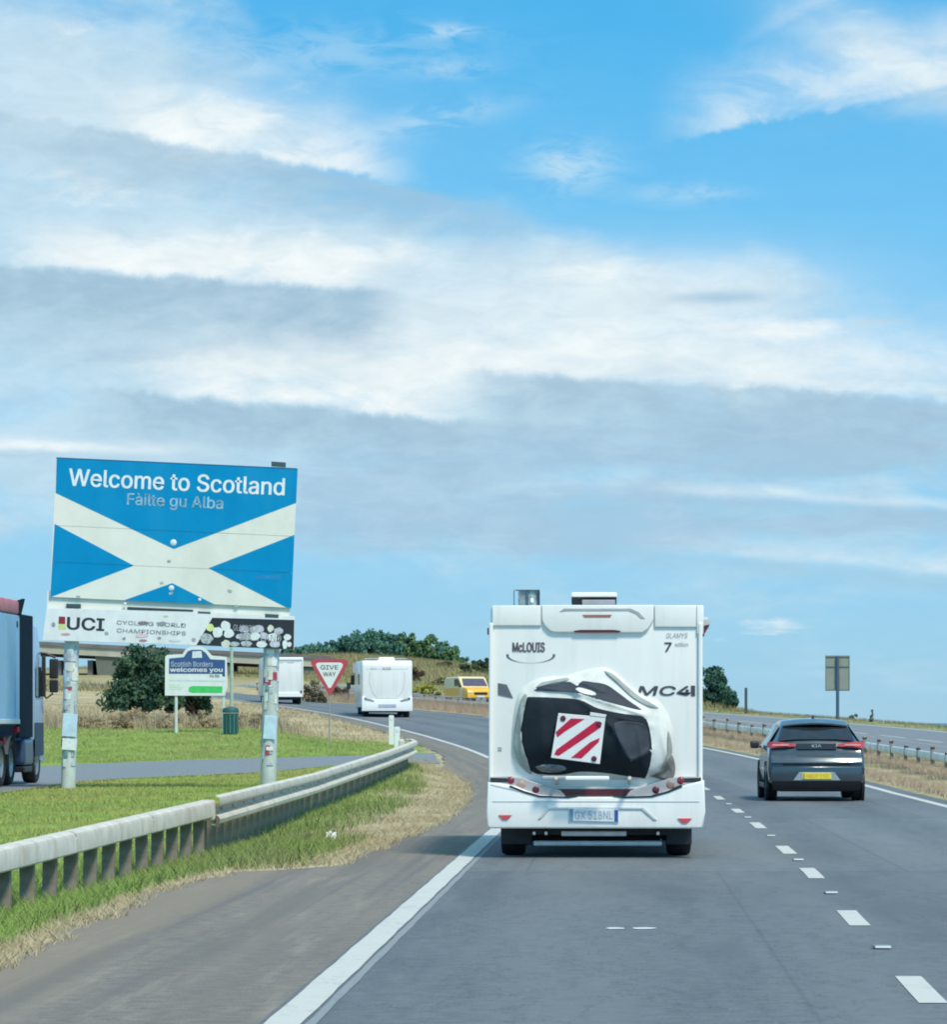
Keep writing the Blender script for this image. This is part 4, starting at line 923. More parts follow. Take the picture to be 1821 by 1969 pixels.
# ------------------------------------------------------------------ lorry in the lay-by
def lorry():
    hx = -.0437; y0 = 81.4; xr = -9.91 - (85 - y0) * .0437
    root = thing('lorry', 'articulated lorry with a pale blue trailer and red top parked in the lay-by', 'lorry', (xr - 1.27, y0, .06), R_(-2.5))
    pale = mat('pale_blue_trailer', (.26, .50, .78), .45, 0, .05, 2, dirt=(.40, .46, .50), dscale=1.5, damt=.4)
    tr = MB().box((0, -6.7, 2.55), (2.54, 13.4, 2.42), .03).build('trailer', pale, root)
    MB().prismx([(-13.4, 3.77), (.02, 3.77), (.02, 4.02), (-.4, 4.08), (-13.4, 4.08)], -1.29, 1.29, .04).build('tarpaulin_top', mat('red_tarpaulin', (.62, .21, .25), .6, 0, .15, 3, bump=.2, bscale=6), tr, auto=40)
    MB().box((0, .02, 2.7), (2.56, .08, 2.7), .02).build('front_bulkhead', mat('dark_navy', (.015, .028, .05), .9, spec=.1), tr)
    MB().prism([(1.12, 3.70), (1.30, 3.78), (1.38, 4.12), (1.16, 4.05)], -.25, .06, .01).build('corner_hood', MATS['dark_navy'], tr)
    MB().box((1.275, -6.7, 1.40), (.03, 13.3, .10), .01).build('side_rave', mat('white_rave', (.62, .68, .72), .5), tr)
    for k in range(11): MB().box((1.276, -.6 - 1.25 * k, 2.6), (.012, .05, 2.2)).build('curtain_strap', mat('strap_blue', (.25, .42, .56), .6), tr)
    MB().lathe([(.001, 1.29), (.07, 1.288), (.08, 1.27)], 'x', (0, -.35, 3.55), 14).build('round_marker', M_BLACK, tr, auto=50)
    # tractor: cab, dark side fairing, tank, steps, mirrors
    cabm = mat('icy_blue_cab', (.36, .47, .70), .3, 0, .04, 2, coat=.5)
    cab = MB().prismx([(2.0, .95), (2.0, 3.35), (2.15, 3.62), (2.75, 3.60), (3.3, 2.9), (3.65, 2.0), (3.75, .45), (3.1, .45), (2.95, .95)], -1.22, 1.22, .07, 3).build('cab', cabm, root, auto=40)
    MB().poly([(1.24, 2.4, 1.95), (1.24, 3.4, 1.95), (1.24, 3.15, 2.65), (1.24, 2.4, 2.65)]).build('side_window', M_GLASS, cab)
    MB().poly([(-1.1, 3.47, 1.95), (1.1, 3.47, 1.95), (1.05, 3.18, 2.85), (-1.05, 3.18, 2.85)]).build('windscreen', M_GLASS, cab).location = (0, .02, .02)
    MB().box((1.235, 2.9, 1.0), (.012, 1.2, .75), .004).build('lower_cab_panel', mat('lower_cab_navy', (.03, .05, .10), .6), cab)  # flat dark navy panel over the lower cab side
    for s in (-1, 1):
        MB().box((s * 1.215, 1.0, 2.42), (.06, 1.9, 2.75), .02).build('side_fairing', mat('deep_blue_fairing', (.010, .022, .042), .9, spec=.1), root)
        a = MB().tube([(s * 1.2, 3.2, 2.98), (s * 1.34, 3.3, 2.96), (s * 1.54, 3.35, 2.88)], .028).build('mirror_arm', M_BLACK, root)
        MB().tube([(s * 1.2, 3.2, 2.1), (s * 1.34, 3.3, 1.94), (s * 1.48, 3.35, 2.05)], .024).build('lower_mirror_arm', M_BLACK, a)
        MB().box((s * 1.50, 3.35, 2.62), (.20, .12, .46), .03).build('mirror', M_BLACK, a)
        MB().box((s * 1.50, 3.35, 2.22), (.20, .12, .30), .03).build('mirror', M_BLACK, a)
        MB().box((s * 1.28, 3.25, 2.45), (.09, .08, .95), .02).build('mirror_bracket', M_BLACK, a)
        MB().box((s * .98, 1.55, .72), (.5, 1.2, .62), .10, 4).build('fuel_tank', mat('blue_silver_tank', (.09, .13, .22), .3, .5), root)
        MB().box((s * 1.0, 1.55, .33), (.42, 1.1, .14), .03).build('tank_step', M_BLACK, root)
        wheel(root, s * 1.06, 2.75, .50, .50, .32, s); wheel(root, s * .98, -.75, .50, .50, .5, s)
        wheel(root, s * 1.0, -2.1, .50, .50, .5, s)
        for k in (9.0, 10.3, 11.6): wheel(root, s * 1.05, -k, .50, .50, .38, s)
        mg = MB()
        for k in range(9):
            t0, t1 = math.pi * (.1 + .8 * k / 9), math.pi * (.1 + .8 * (k + 1) / 9)
            mg.poly([(s * .74, -.75 + .60 * math.cos(t0), .5 + .60 * math.sin(t0)), (s * 1.24, -.75 + .60 * math.cos(t0), .5 + .60 * math.sin(t0)), (s * 1.24, -.75 + .60 * math.cos(t1), .5 + .60 * math.sin(t1)), (s * .74, -.75 + .60 * math.cos(t1), .5 + .60 * math.sin(t1))])
        mg.build('mudguard', mat('grey_mudguard', (.13, .14, .16), .6), root)
        MB().box((s * 1.05, -1.42, .98), (.30, .05, .16), .03).build('tail_light', M_RED, root)
        MB().box((s * 1.20, -.1, 1.22), (.16, .10, .16), .05).build('air_coupling', mat('red_fitting', (.55, .02, .04), .4), root)
    MB().box((0, -1.2, .95), (.9, 7.0, .28)).build('chassis', M_UNDER, root)
    MB().box((0, -9.5, .95), (1.0, 7.5, .3)).build('trailer_chassis', M_UNDER, root)
lorry()

# ------------------------------------------------------------------ the big welcome sign
def welcome_sign():
    D = 78.0; S = F / D; th = R_(2.6)
    e1 = (math.cos(th), math.sin(th)); e2 = (math.sin(th), -math.cos(th)); O = (95.0, 1148.0)
    def s(px, py):
        dx, dy = px - O[0], py - O[1]
        return ((dx * e1[0] + dy * e1[1]) / S, (dx * e2[0] + dy * e2[1]) / S)
    Sg = lambda pts: [s(*p) for p in pts]
    zx = lambda a, b: (60 + a / 3.252, 850 + b / 3.252)      # measured on an enlarged crop
    zg = float(land((335 - 910) / S, D))
    root = thing('welcome_sign', 'big blue saltire road sign reading Welcome to Scotland above a cycling banner', 'road sign', ((330 - 910) / S, D, zg))
    pan = bpy.data.objects.new('sign_panel', None); COL.objects.link(pan); pan.parent = root
    pan.location = ((O[0] - 330) / S, 0, CAM_Z - (O[1] - 1388) / S - zg); pan.rotation_euler = (0, th, 0)
    white = mat('saltire_white', (.78, .77, .68), .6, 0, .04, 2, dirt=(.64, .63, .54), dscale=1.3, damt=.5)
    blue = mat('saltire_blue', (.0, .250, .515), .7, 0, .05, 2, dirt=(.02, .31, .55), dscale=.9, damt=.5, spec=.12)
    Wd, Ht = 465 / S, 269 / S
    j1 = s(330, 1091)[1]; j2 = s(330, 1021)[1]; lv = [0, j1, j2, Ht]
    for k in range(3):
        MB().box((Wd / 2, .02, (lv[k] + lv[k + 1]) / 2), (Wd, .04, lv[k + 1] - lv[k] - .006), .004, 1).build('board', white, pan)
    MB().box((Wd / 2, .045, Ht / 2), (Wd - .1, .02, Ht - .1)).build('backing', M_SEAM, pan)
    regs = {'blue_field': [(108.5, 881), (572, 901), (568.9, 966.9), (333.7, 1055.4), (106.5, 947.8)],
            'blue_triangle_a': [(104.6, 1007.4), (256.8, 1087.4), (96, 1148.2)], 'blue_triangle_b': [(565.8, 1028.3), (559.5, 1172.5), (400.7, 1092.3)],
            'blue_triangle_c': [(218.4, 1161), (330.6, 1121), (429, 1170.5), (428, 1171)]}
    for nm, pts in regs.items():
        P = Sg(pts)
        for k in range(3):
            c = clip_h(P, lv[k] + .003, True)
            if len(c) > 2: c = clip_h(c, lv[k + 1] - .003, False)
            if len(c) > 2: MB().prism(c, -.004, .001).build('blue_field', blue, pan)
    edge = mat('deep_blue_edge', (.003, .12, .30), .5)
    MB().box((Wd / 2, -.004, Ht - .012), (Wd - .02, .006, .022)).build('edge_strip', edge, pan)
    # rotated text: fit in the panel's own frame
    W_ = mat('letter_white', (.78, .81, .82), .45)
    c = s(*zx(909, 250)); text_part('lettering', 'Welcome to Scotland', 414 / S, 33 / S, c, W_, pan, .024, y=-.005)
    c = s(*zx(898, 378)); text_part('lettering', 'Fàilte gu Alba', 184 / S, 29 / S, c, mat('letter_grey_blue', (.24, .43, .56), .6, 0, .4, 5), pan, .02, y=-.005)
    for a, b, r in ((888, 628, .07), (875, 912, .06), (1052, 985, .035), (585, 1012, .035)):
        x, z = s(*zx(a, b)); MB().lathe([(.001, -.014), (r * .8, -.012), (r, -.003)], 'y', (x, 0, z), 12).build('bolt_cover', M_SIGNWHITE, pan, auto=60)
    for a, b, r in ((872, 945, .05), (292, 968, .05), (1240, 932, .06), (815, 880, .05), (1282, 1025, .05), (860, 745, .05)):
        x, z = s(*zx(a, b)); MB().box((x, -.004, z), (r * 1.6, .003, r), .001, 1, Matrix.Rotation(.3 * math.sin(a), 3, 'Y')).build('sticker', mat('grey_sticker', (.38, .42, .42), .6, 0, .5, 25), pan)
    MB().prism(Sg([zx(*p) for p in ((1405, 835), (1560, 830), (1560, 858), (1400, 858))]), -.0052, -.0035).build('scuff_mark', mat('scuffed_blue', (.004, .23, .50), .6), pan)
    # clamps and the banner beneath
    for pts in (((1500, 122), (1590, 128), (1590, 158), (1500, 152)), ((218, 1010), (308, 1012), (308, 1036), (218, 1034)), ((1460, 1073), (1546, 1078), (1546, 1102), (1460, 1098)), ((1040, 1058), (1120, 1062), (1120, 1076), (1040, 1072))):
        MB().prism(Sg([zx(*p) for p in pts]), -.03, .05, .006).build('clamp', mat('dark_clamp', (.05, .09, .10), .5), pan)
    MB().prism(Sg([zx(600, 1030), zx(1010, 1048), zx(1010, 1062), zx(600, 1045)]), -.02, .05).build('painted_shadow_bar', mat('dark_bar', (.03, .06, .07), .5), pan)  # dark bar painted in as the shadow along the panel's bottom edge
    MB().prism(Sg([zx(97, 930), zx(1618, 1000), zx(1612, 1110), zx(95, 1060)]), .058, .075).build('joining_strip', white, pan)
    ban = MB().prism(Sg([zx(95, 1037), zx(1140, 1066), zx(1646, 1090), zx(1642, 1298), zx(1030, 1270), zx(70, 1238)]), -.028, .03, .004).build('banner_panel', mat('banner_white', (.78, .79, .78), .55, 0, .05, 3, dirt=(.55, .56, .56), dscale=4, damt=.4), pan)
    MB().prism(Sg([zx(1132, 1098), zx(1644, 1112), zx(1640, 1297), zx(1032, 1269)]), -.033, -.027).build('black_field', mat('banner_black', (.020, .022, .030), .5), ban)
    bt = mat('banner_black_text', (.03, .03, .04), .5)
    def bz(a0, b0, a1, b1):
        x0, z0 = s(*zx(a0, b0)); x1, z1 = s(*zx(a1, b1)); return x1 - x0, z0 - z1, ((x0 + x1) / 2, (z0 + z1) / 2)
    for body, box, m_, bo, nm in (('UCI', (228, 1094, 452, 1180), bt, .05, 'lettering'), ('CYCLING WORLD', (535, 1114, 965, 1158), M_GREYTXT, .01, 'lettering'), ('CHAMPIONSHIPS', (535, 1164, 965, 1208), M_GREYTXT, .01, 'lettering'),
                                  ('GLASGOW', (1265, 1140, 1400, 1185), M_GREYTXT, .02, 'lettering'), ('SCOTLAND', (1300, 1195, 1560, 1250), M_SEAM, .02, 'lettering')):
        w_, h_, c = bz(*box); text_part(nm, body, w_, h_, c, m_, ban, bo, y=-.0345 if m_ is not bt else -.029)
    blk = lambda pts, m_, nm='colour_block': MB().prism(Sg([zx(*p) for p in pts]), -.031, -.027).build(nm, m_, ban)
    blk([(172, 1090), (212, 1092), (212, 1138), (170, 1136)], mat('maroon_block', (.28, .02, .03), .5))
    blk([(170, 1138), (214, 1140), (216, 1172), (168, 1170)], mat('lime_block', (.62, .68, .25), .5))
    stk = [mat('sticker_white', (.74, .78, .76), .5, 0, .1, 12), mat('sticker_grey', (.42, .46, .47), .5, 0, .4, 20), mat('sticker_lilac', (.52, .52, .60), .5, 0, .3, 15), mat('sticker_cream', (.68, .68, .58), .5)]
    def disc(a, b, ra, rb, m_, n=14, layer=0):
        P = []
        for k in range(n):
            t = 2 * math.pi * k / n; w_ = random.uniform(.86, 1.1)
            P.append(s(*zx(a + ra * w_ * math.cos(t), b + rb * w_ * math.sin(t))))
        MB().prism(P, -.036 - .0012 * layer, -.030).build('sticker', m_, ban)
    disc(1118, 1160, 24, 24, mat('sticker_yellow', (.72, .78, .30), .5), layer=1); disc(1095, 1230, 40, 34, stk[1])
    for k, (a, b, ra, rb, i) in enumerate([(1215, 1150, 30, 32, 0), (1165, 1190, 34, 36, 0), (1235, 1195, 32, 30, 0), (1215, 1262, 28, 24, 3), (1270, 1262, 34, 16, 1), (1330, 1170, 34, 22, 2), (1345, 1215, 36, 24, 1), (1390, 1175, 30, 20, 1), (1420, 1170, 38, 24, 2), (1400, 1215, 30, 26, 0),
                                           (1455, 1210, 30, 22, 2), (1495, 1165, 20, 22, 3), (1510, 1220, 40, 26, 0), (1545, 1180, 30, 22, 2), (1600, 1220, 24, 20, 0), (1440, 1265, 34, 20, 0), (1520, 1262, 34, 24, 2), (1345, 1260, 36, 18, 1), (1585, 1265, 16, 30, 0), (1612, 1265, 16, 16, 0), (1300, 1215, 22, 16, 2)]):
        disc(a, b, ra, rb, stk[i], layer=k % 5)
    for a, b, ra, rb, m_ in ((138, 1140, 12, 16, M_GREYTXT), (215, 1200, 32, 8, mat('pink_print', (.62, .36, .36), .6)), (690, 1210, 40, 14, mat('pale_pink', (.68, .52, .55), .6)), (700, 1240, 26, 8, mat('dusty_red', (.42, .22, .25), .6)), (580, 1228, 12, 9, M_GREYTXT), (800, 1225, 14, 8, M_GREYTXT), (470, 1195, 14, 12, M_SEAM), (840, 1088, 20, 6, mat('sand_mark', (.62, .60, .42), .6)), (1015, 1235, 14, 12, M_SEAM), (900, 1240, 40, 8, M_PLATE), (700, 1130, 34, 12, mat('dark_rose_mark', (.25, .13, .16), .6)), (815, 1135, 30, 14, M_GREYTXT)):
        disc(a, b, ra, rb, m_, 10)
    # posts, thick with stickers
    pm = mat('pale_post', (.56, .60, .57), .55, .1, .10, 4, dirt=(.36, .40, .36), dscale=4, damt=.7)
    cols = [mat('sticker_white', (1,)*3), mat('sticker_grey', (1,)*3), mat('sticker_lilac', (1,)*3), mat('sticker_cream', (1,)*3), mat('sticker_teal', (.16, .34, .34), .5), mat('sticker_red', (.45, .05, .08), .5), mat('sticker_sky', (.52, .68, .78), .5), mat('sticker_dark', (.07, .09, .10), .5), mat('sticker_green', (.16, .32, .16), .5)]
    for (pt, pb, rr, big) in (((136, 1200), (128, 1514), .155, [(1372, 1416, 6, 3), (1420, 1442, 0, 3)]), ((521, 1215), (514, 1512), .17, [(1376, 1421, 6, 2.6), (1436, 1443, 0, 1.4)])):
        xt, xb = (pt[0] - 330) / S, (pb[0] - 330) / S
        zt = CAM_Z - (pt[1] - 1388) / S - zg
        zb = float(land((pb[0] - 910) / S, D)) - zg - .05
        po = MB().tube([(xb, .24, zb), (xt, .24, zt)], rr, n=20).build('post', pm, root, auto=40)
        fx = lambda z: xb + (xt - xb) * (z - zb) / (zt - zb)
        def patch(zc, h, a0, da, m_, lift):
            g = []
            for k in range(6):
                a = a0 - da / 2 + da * k / 5; r = rr + lift
                g.append([(fx(zc - h / 2) + r * math.sin(a), .24 - r * math.cos(a), zc - h / 2), (fx(zc + h / 2) + r * math.sin(a), .24 - r * math.cos(a), zc + h / 2)])
            MB().grid(g).build('sticker', m_, po, smooth=True)
        zof = lambda py: CAM_Z - (py - 1388) / S - zg
        for k in range(44):
            py = random.uniform(1250, 1368) if k < 38 else random.uniform(1425, 1470)
            patch(zof(py), random.uniform(.06, .22), random.uniform(-1.2, 1.2), random.uniform(.35, 1.0), random.choice(cols[:4] * 4 + [cols[1], cols[1], cols[7], cols[4], cols[6], cols[5]]), .003 + .0004 * k)
        for p0, p1, ci, wd in big:
            zc = (zof(p0) + zof(p1)) / 2; MB().box((fx(zc) + .02, .24 - rr - .02, zc), (.14 * wd * .72 + .01, .015, abs(zof(p0) - zof(p1))), .006, 1, Matrix.Rotation(R_(4), 3, 'Y')).build('plate', cols[ci], po)
welcome_sign()

# ------------------------------------------------------------------ lay-by furniture: town sign, give way sign, bin, marker posts
def P3(px, py, d): return ((px - 910) * d / F, CAM_Z - (py - 1388) * d / F)
def council_sign():
    D = 128.0; S = F / D; cx = (375 - 910) / S; zg = float(land(cx, D))
    root = thing('council_sign', 'white and navy boundary sign with an arched top and bright green bar', 'road sign', (cx, D, zg))
    zz = lambda a, b: ((290 + a / 5.47 - 375) / S, CAM_Z - (1180 + b / 5.47 - 1388) / S - zg)
    Z = lambda pts: [zz(*p) for p in pts]
    MB().prism(Z([(145, 860), (148, 452), (170, 432), (330, 425), (362, 375), (420, 346), (530, 346), (585, 380), (640, 440), (795, 455), (805, 770), (775, 862)]), -.02, .04, .006).build('board', M_SIGNWHITE, root)
    MB().prism(Z([(188, 630), (190, 470), (345, 455), (385, 395), (430, 378), (530, 378), (575, 410), (625, 478), (778, 485), (778, 660), (755, 660), (745, 632)]), -.025, -.018).build('navy_field', mat('navy_field', (.035, .09, .24), .5, 0, .15, 10), root)
    MB().prism(Z([(435, 395), (530, 392), (538, 462), (432, 466)]), -.03, -.02, .004).build('crest', M_PLATE, root)
    for a, b in ((262, .055), (760, .05)):
        x, z = zz(a, 860); MB().tube([(x, .06, -.1), (x, .06, z + 1.0)], b, n=10).build('post', mat('pale_pole', (.60, .64, .58), .6), root)
    def tx(body, a0, b0, a1, b1, m_, bo=.01):
        x0, z0 = zz(a0, b0); x1, z1 = zz(a1, b1); text_part('lettering', body, x1 - x0, z0 - z1, ((x0 + x1) / 2, (z0 + z1) / 2), m_, root, bo, y=-.03)
    tx('Scottish Borders', 210, 500, 650, 556, mat('lilac_text', (.48, .50, .62), .5)); tx('welcomes you', 200, 566, 750, 622, M_SIGNWHITE, .04)
    for a0, b0, a1, b1, m_ in ((614, 640, 660, 668, M_SEAM), (668, 638, 718, 668, M_GREYTXT), (192, 742, 300, 752, mat('mint_print', (.50, .70, .52), .5)), (192, 764, 350, 776, mat('mint_print', (1,) * 3)), (192, 788, 320, 798, mat('mint_print', (1,) * 3))):
        MB().prism(Z([(a0, b0), (a1, b0 + 2), (a1, b1 + 2), (a0, b1)]), -.024, -.018).build('print_mark', m_, root)
    MB().prism(Z([(395, 775), (430, 758), (752, 762), (748, 832), (430, 830), (395, 815)]), -.026, -.018).build('green_bar', mat('bright_green', (.06, .55, .13), .5), root)
    MB().prism(Z([(190, 690), (790, 700), (790, 716), (190, 706)]), -.024, -.018).build('pale_band', mat('pale_band', (.60, .66, .68), .5), root)
council_sign()
def pole():
    x, _ = P3(445, 0, 134.0); z = float(land(x, 134.0))
    MB().tube([(x, 134.0, z - .1), (x, 134.0, z + 3.0)], .075, .06, 10).build('plain_pole', mat('sage_pole', (.40, .48, .38), .6))
    tag(bpy.data.objects['plain_pole'], 'slim pale green pole standing just behind the boundary sign', 'pole')
pole()
def give_way():
    D = 125.0; S = F / D; cx = (633 - 910) / S; zg = float(land(cx, D))
    root = thing('give_way_sign', 'red edged inverted triangle give way sign on a thin grey post', 'road sign', (cx, D, zg))
    def tri(k, y0, y1, m_, nm):
        P = [((px - 633) / S, CAM_Z - (py - 1388) / S - zg) for px, py in ((597, 1270), (604, 1267), (663, 1267), (669, 1271), (668, 1278), (637, 1334), (631, 1335), (598, 1277))]
        cxx = 0; cz = CAM_Z - (1291 - 1388) / S - zg
        MB().prism([((a - cxx) * k, cz + (b - cz) * k) for a, b in P], y0, y1).build(nm, m_, root)
    tri(1.0, -.012, .012, M_SIGNRED, 'red_border'); tri(.72, -.016, -.008, M_SIGNWHITE, 'white_face')
    z = lambda py: CAM_Z - (py - 1388) / S - zg
    text_part('lettering', 'GIVE', 34 / S, 8.5 / S, (0, z(1283)), M_DARKTXT, root, .02, y=-.017); text_part('lettering', 'WAY', 24 / S, 8 / S, (0, z(1296)), M_DARKTXT, root, .02, y=-.017)
    MB().tube([(0, .05, -.1), (0, .05, z(1268))], .028, n=10).build('post', mat('grey_post', (.30, .31, .28), .7), root)
    MB().box((0, .03, z(1282)), (.3, .03, .05)).build('bracket', M_SEAM, root)
give_way()
def bin_():
    D = 127.0; cx = (443 - 910) * D / F; zg = float(land(cx, D))
    root = thing('litter_bin', 'dark green litter bin standing beside the boundary sign', 'litter bin', (cx, D, zg))
    g = mat('bin_green', (.025, .10, .095), .5, 0, .2, 6)
    MB().lathe([(.23, .0), (.25, .04), (.26, .72), (.27, .74)], n=20).build('drum', g, root, auto=40)
    MB().lathe([(.285, .76), (.29, .84), (.26, .92), (.10, .97), (.001, .975)], n=20).build('lid', g, root, auto=50)
    for k in range(12):
        a = 2 * math.pi * k / 12; MB().box((.262 * math.sin(a), -.262 * math.cos(a), .38), (.05, .012, .66), 0, 1, Matrix.Rotation(a, 3, 'Z')).build('slat', mat('bin_green_light', (.05, .16, .15), .5), root)
bin_()
def marker(px, d, top, bot_w, label):
    x = (px - 910) * d / F; z = float(land(x, d)); h = CAM_Z - (top - 1388) * d / F - z
    root = thing('marker_post', label, 'marker post', (x, d, z), 0, 'marker posts at the lay-by exit')
    MB().prism([(-.09, -.1), (.09, -.1), (.09, h - .03), (.06, h), (-.06, h), (-.09, h - .03)], -.045, .045, .01).build('post_shaft', mat('post_white', (.78, .80, .72), .5, 0, .04, 5), root)
    MB().box((0, -.05, h - .12), (.10, .01, .12), .004).build('reflector', M_PLATE, root)
marker(752, 129.5, 1375, 1, 'white marker post at the lay-by exit, farther up the slope of two')
marker(763, 119.0, 1397, 1, 'white marker post at the lay-by exit, nearer the guard rail end')

# big sign seen from behind, thin post, both beyond the far carriageway
def back_sign():
    D = 163.0; S = F / D; cx = (1610 - 910) / S; zg = float(land(cx, D))
    root = thing('sign_seen_from_behind', 'tall rectangular road sign seen from behind beyond the far carriageway', 'road sign', (cx, D, zg), R_(-4))
    z = lambda py: CAM_Z - (py - 1388) / S - zg
    MB().box((0, 0, (z(1260) + z(1328)) / 2), (47 / S, .03, 68 / S), .006).build('plate', mat('sign_back_grey', (.27, .29, .24), .6, .1, .06, 4), root)
    fr = mat('sign_back_frame', (.17, .21, .21), .6)
    for yy in (1262, 1281, 1326): MB().box((0, -.035, z(yy)), (46 / S, .04, .05)).build('rail', fr, root)
    for xx in (-.52, .52): MB().box((xx, -.02, (z(1260) + z(1328)) / 2), (.035, .04, 68 / S)).build('edge_rail', fr, root)
    MB().tube([(0, -.09, -.1), (0, -.09, z(1262))], .075, n=10).build('post', mat('blue_grey_post', (.06, .10, .17), .5), root)
back_sign()
x = (1434 - 910) * 178.0 / F; z = float(land(x, 178.0))
tag(MB().box((x, 178.0, z + .60), (.13, .13, 1.30), .02).build('timber_post', mat('dark_timber', (.06, .075, .09), .8)), 'dark lone post on the skyline beside the roadside trees', 'post')

# small dark marker and a grey sign beyond the road, right of the give way sign
for nm, px, d, y0, wd, ht, m_, lab in (('black_marker', 670, 205.0, 1312, .22, .36, M_BLACK, 'small black marker board beyond the bend between sign and motorhome'), ('small_sign', 686, 207.0, 1275, .50, .55, mat('lilac_grey', (.36, .34, .40), .6), 'small lilac grey sign on a post beside the climbing motorhome')):
    xx, zt = P3(px, y0, d); zg = float(land(xx, d))
    r = thing(nm, lab, 'sign', (xx, d, zg))
    MB().box((0, 0, zt - zg - ht / 2), (wd, .04, ht), .01).build('plate', m_, r)
    MB().tube([(0, .05, -.1), (0, .05, zt - zg - .1)], .04, n=8).build('post', mat('brown_post', (.16, .13, .11), .8), r)

# ------------------------------------------------------------------ guard rail on the nearside
RAILY = [10, 31, 44.5, 62, 78, 86, 90, 92.5, 93.6]; RAILX = [-5.0, -4.0, -3.16, -2.73, -1.95, -1.62, -1.52, -1.62, -1.85]
RAILZ = [.36, .40, .52, .55, .78, .90, .95, .97, .97]       # top of rail
def guard_rail():
    root = thing('guard_rail', 'long galvanised guard rail, box beam then corrugated, curving along the near verge', 'guard rail')
    fx = lambda y: float(np.interp(y, RAILY, RAILX)); fz = lambda y: float(np.interp(y, RAILY, RAILZ))
    def sweep(prof, ys, name):
        rows = []
        for y in ys:
            t = Vector((fx(y + .2) - fx(y - .2), .4, fz(y + .2) - fz(y - .2))).normalized(); nrm = Vector((t.y, -t.x, 0)).normalized()
            rows.append([Vector((fx(y), y, fz(y))) + nrm * a + Vector((0, 0, b)) for a, b in prof])
        m = MB(); m.grid(rows); return m.build(name, M_GALV, root, auto=32)
    obb = [(-.10, -.20), (-.10, -.03), (-.06, 0), (.04, .002), (.085, -.018), (.10, -.05), (.102, -.19), (.09, -.205), (.03, -.21)]
    # box beam in lengths, with visible joints
    cuts = [10, 15.0, 19.8, 24.6, 29.4, 34.2, 39.0, 43.8]
    for a, c in zip(cuts, cuts[1:]): sweep(obb, np.arange(a + .015, c - .014, .4).tolist() + [c - .015], 'rail_length')
    for a in cuts[1:-1]:
        o = MB().box((fx(a), a, fz(a) - .125), (.212, .12, .16), .02, 2, Matrix.Rotation(-.06, 3, 'Z')).build('joint_sleeve', M_GALV, root)
    wb = [(-.02, .02), (.05, .035), (.10, .01), (.115, -.05), (.105, -.085), (.0, -.115), (-.02, -.15), (-.01, -.175), (.09, -.215), (.11, -.25), (.10, -.295), (.05, -.325), (.0, -.31)]
    wb = [(a + .04, b + .02) for a, b in wb]
    cuts = [44.0, 48.2, 52.4, 56.6, 60.8, 65, 69.2, 73.4, 77.6, 81.8, 86]
    for a, c in zip(cuts, cuts[1:]): sweep(wb, np.arange(a, c + .02, .3).tolist(), 'rail_length')
    sweep(wb, np.arange(86.0, 93.5, .25).tolist(), 'rail_length')
    MB().box((fx(44), 43.9, fz(44) - .12), (.20, .10, .25), .03).build('transition_piece', M_GALV, root)
    MB().box((fx(93.4) - .02, 93.5, fz(93.4) - .14), (.16, .2, .36), .05, 3).build('rail_end', M_GALV, root)
    b0 = None
    for k in range(26):
        y = 45.2 + 1.6 * k
        if b0 is None: b0 = MB().lathe([(.001, .014), (.016, .012), (.02, 0)], 'x', n=8).build('bolt', M_GALV_D, root); o = b0
        else: o = b0.copy(); COL.objects.link(o); o.parent = root
        o.location = (fx(y) + .022, y, fz(y) - .14)
    y = 11.4
    proto = MB().box((0, 0, 0), (.125, .10, 1.0), .006, 1)
    pmesh = proto.build('post', M_GALV_D, root)
    first = True
    while y < 93:
        z0 = float(land(fx(y), y)) - .25; h = fz(y) - .10 - z0
        o = pmesh if first else pmesh.copy()
        if not first: COL.objects.link(o); o.parent = root
        first = False
        o.location = (fx(y) - (.01 if y < 44 else .13), y, z0 + h / 2); o.scale = (1, 1, h); o.rotation_euler = (R_(random.uniform(-1, 1)), R_(random.uniform(-1.2, 1.2)), -.05)
        y += 1.1 if y < 60 else 1.5
guard_rail()

# central barrier
def central_barrier():
    root = thing('central_barrier', 'low pale rail barrier with dark capped posts along the central reserve', 'crash barrier')
    off = 3.95
    fx = lambda y: float(RGT(y)) + off; fz = lambda y: float(road_z(fx(y), y))
    pale = mat('pale_rail', (.80, .80, .72), .6, .1, .12, 3, dirt=(.36, .35, .30), dscale=2, damt=.5)
    prof = [(-.03, .16), (-.06, .20), (-.06, .33), (-.03, .37), (.03, .37), (.06, .33), (.06, .20), (.03, .16)]
    y = 54.0
    while y < 238:
        rows = []
        for yy in np.linspace(y + .06, y + 2.34, 4):
            rows.append([(fx(yy) + a, yy, fz(yy) + b) for a, b in prof + prof[:1]])
        MB().grid(rows).build('rail_length', pale, root, auto=40)
        y += 2.4
    pm = mat('barrier_post', (.33, .29, .25), .8, 0, .3, 5); cm = mat('barrier_cap', (.06, .06, .075), .7)
    p0 = MB().box((0, 0, .31), (.10, .14, .86), .01).build('post', pm, root); c0 = MB().box((0, 0, .66), (.11, .15, .09), .015).build('cap', cm, p0)
    y = 54.0; first = True
    while y < 238:
        if first: o = p0
        else:
            o = p0.copy(); COL.objects.link(o); o.parent = root
            c = c0.copy(); COL.objects.link(c); c.parent = o
        first = False
        s = random.uniform(.72, 1.0)
        o.location = (fx(y) - .02, y, fz(y) - .1); o.scale = (1, 1, s); o.rotation_euler = (R_(random.uniform(-3, 3)), R_(random.uniform(-3, 3)), random.uniform(-.3, .3))
        y += 2.4
    # upper strand
    for zz in (.56,):
        MB().tube([(fx(y), y, fz(y) + zz) for y in np.arange(54, 238, 2.4)], .012, n=5).build('wire_strand', M_GALV, root)
central_barrier()

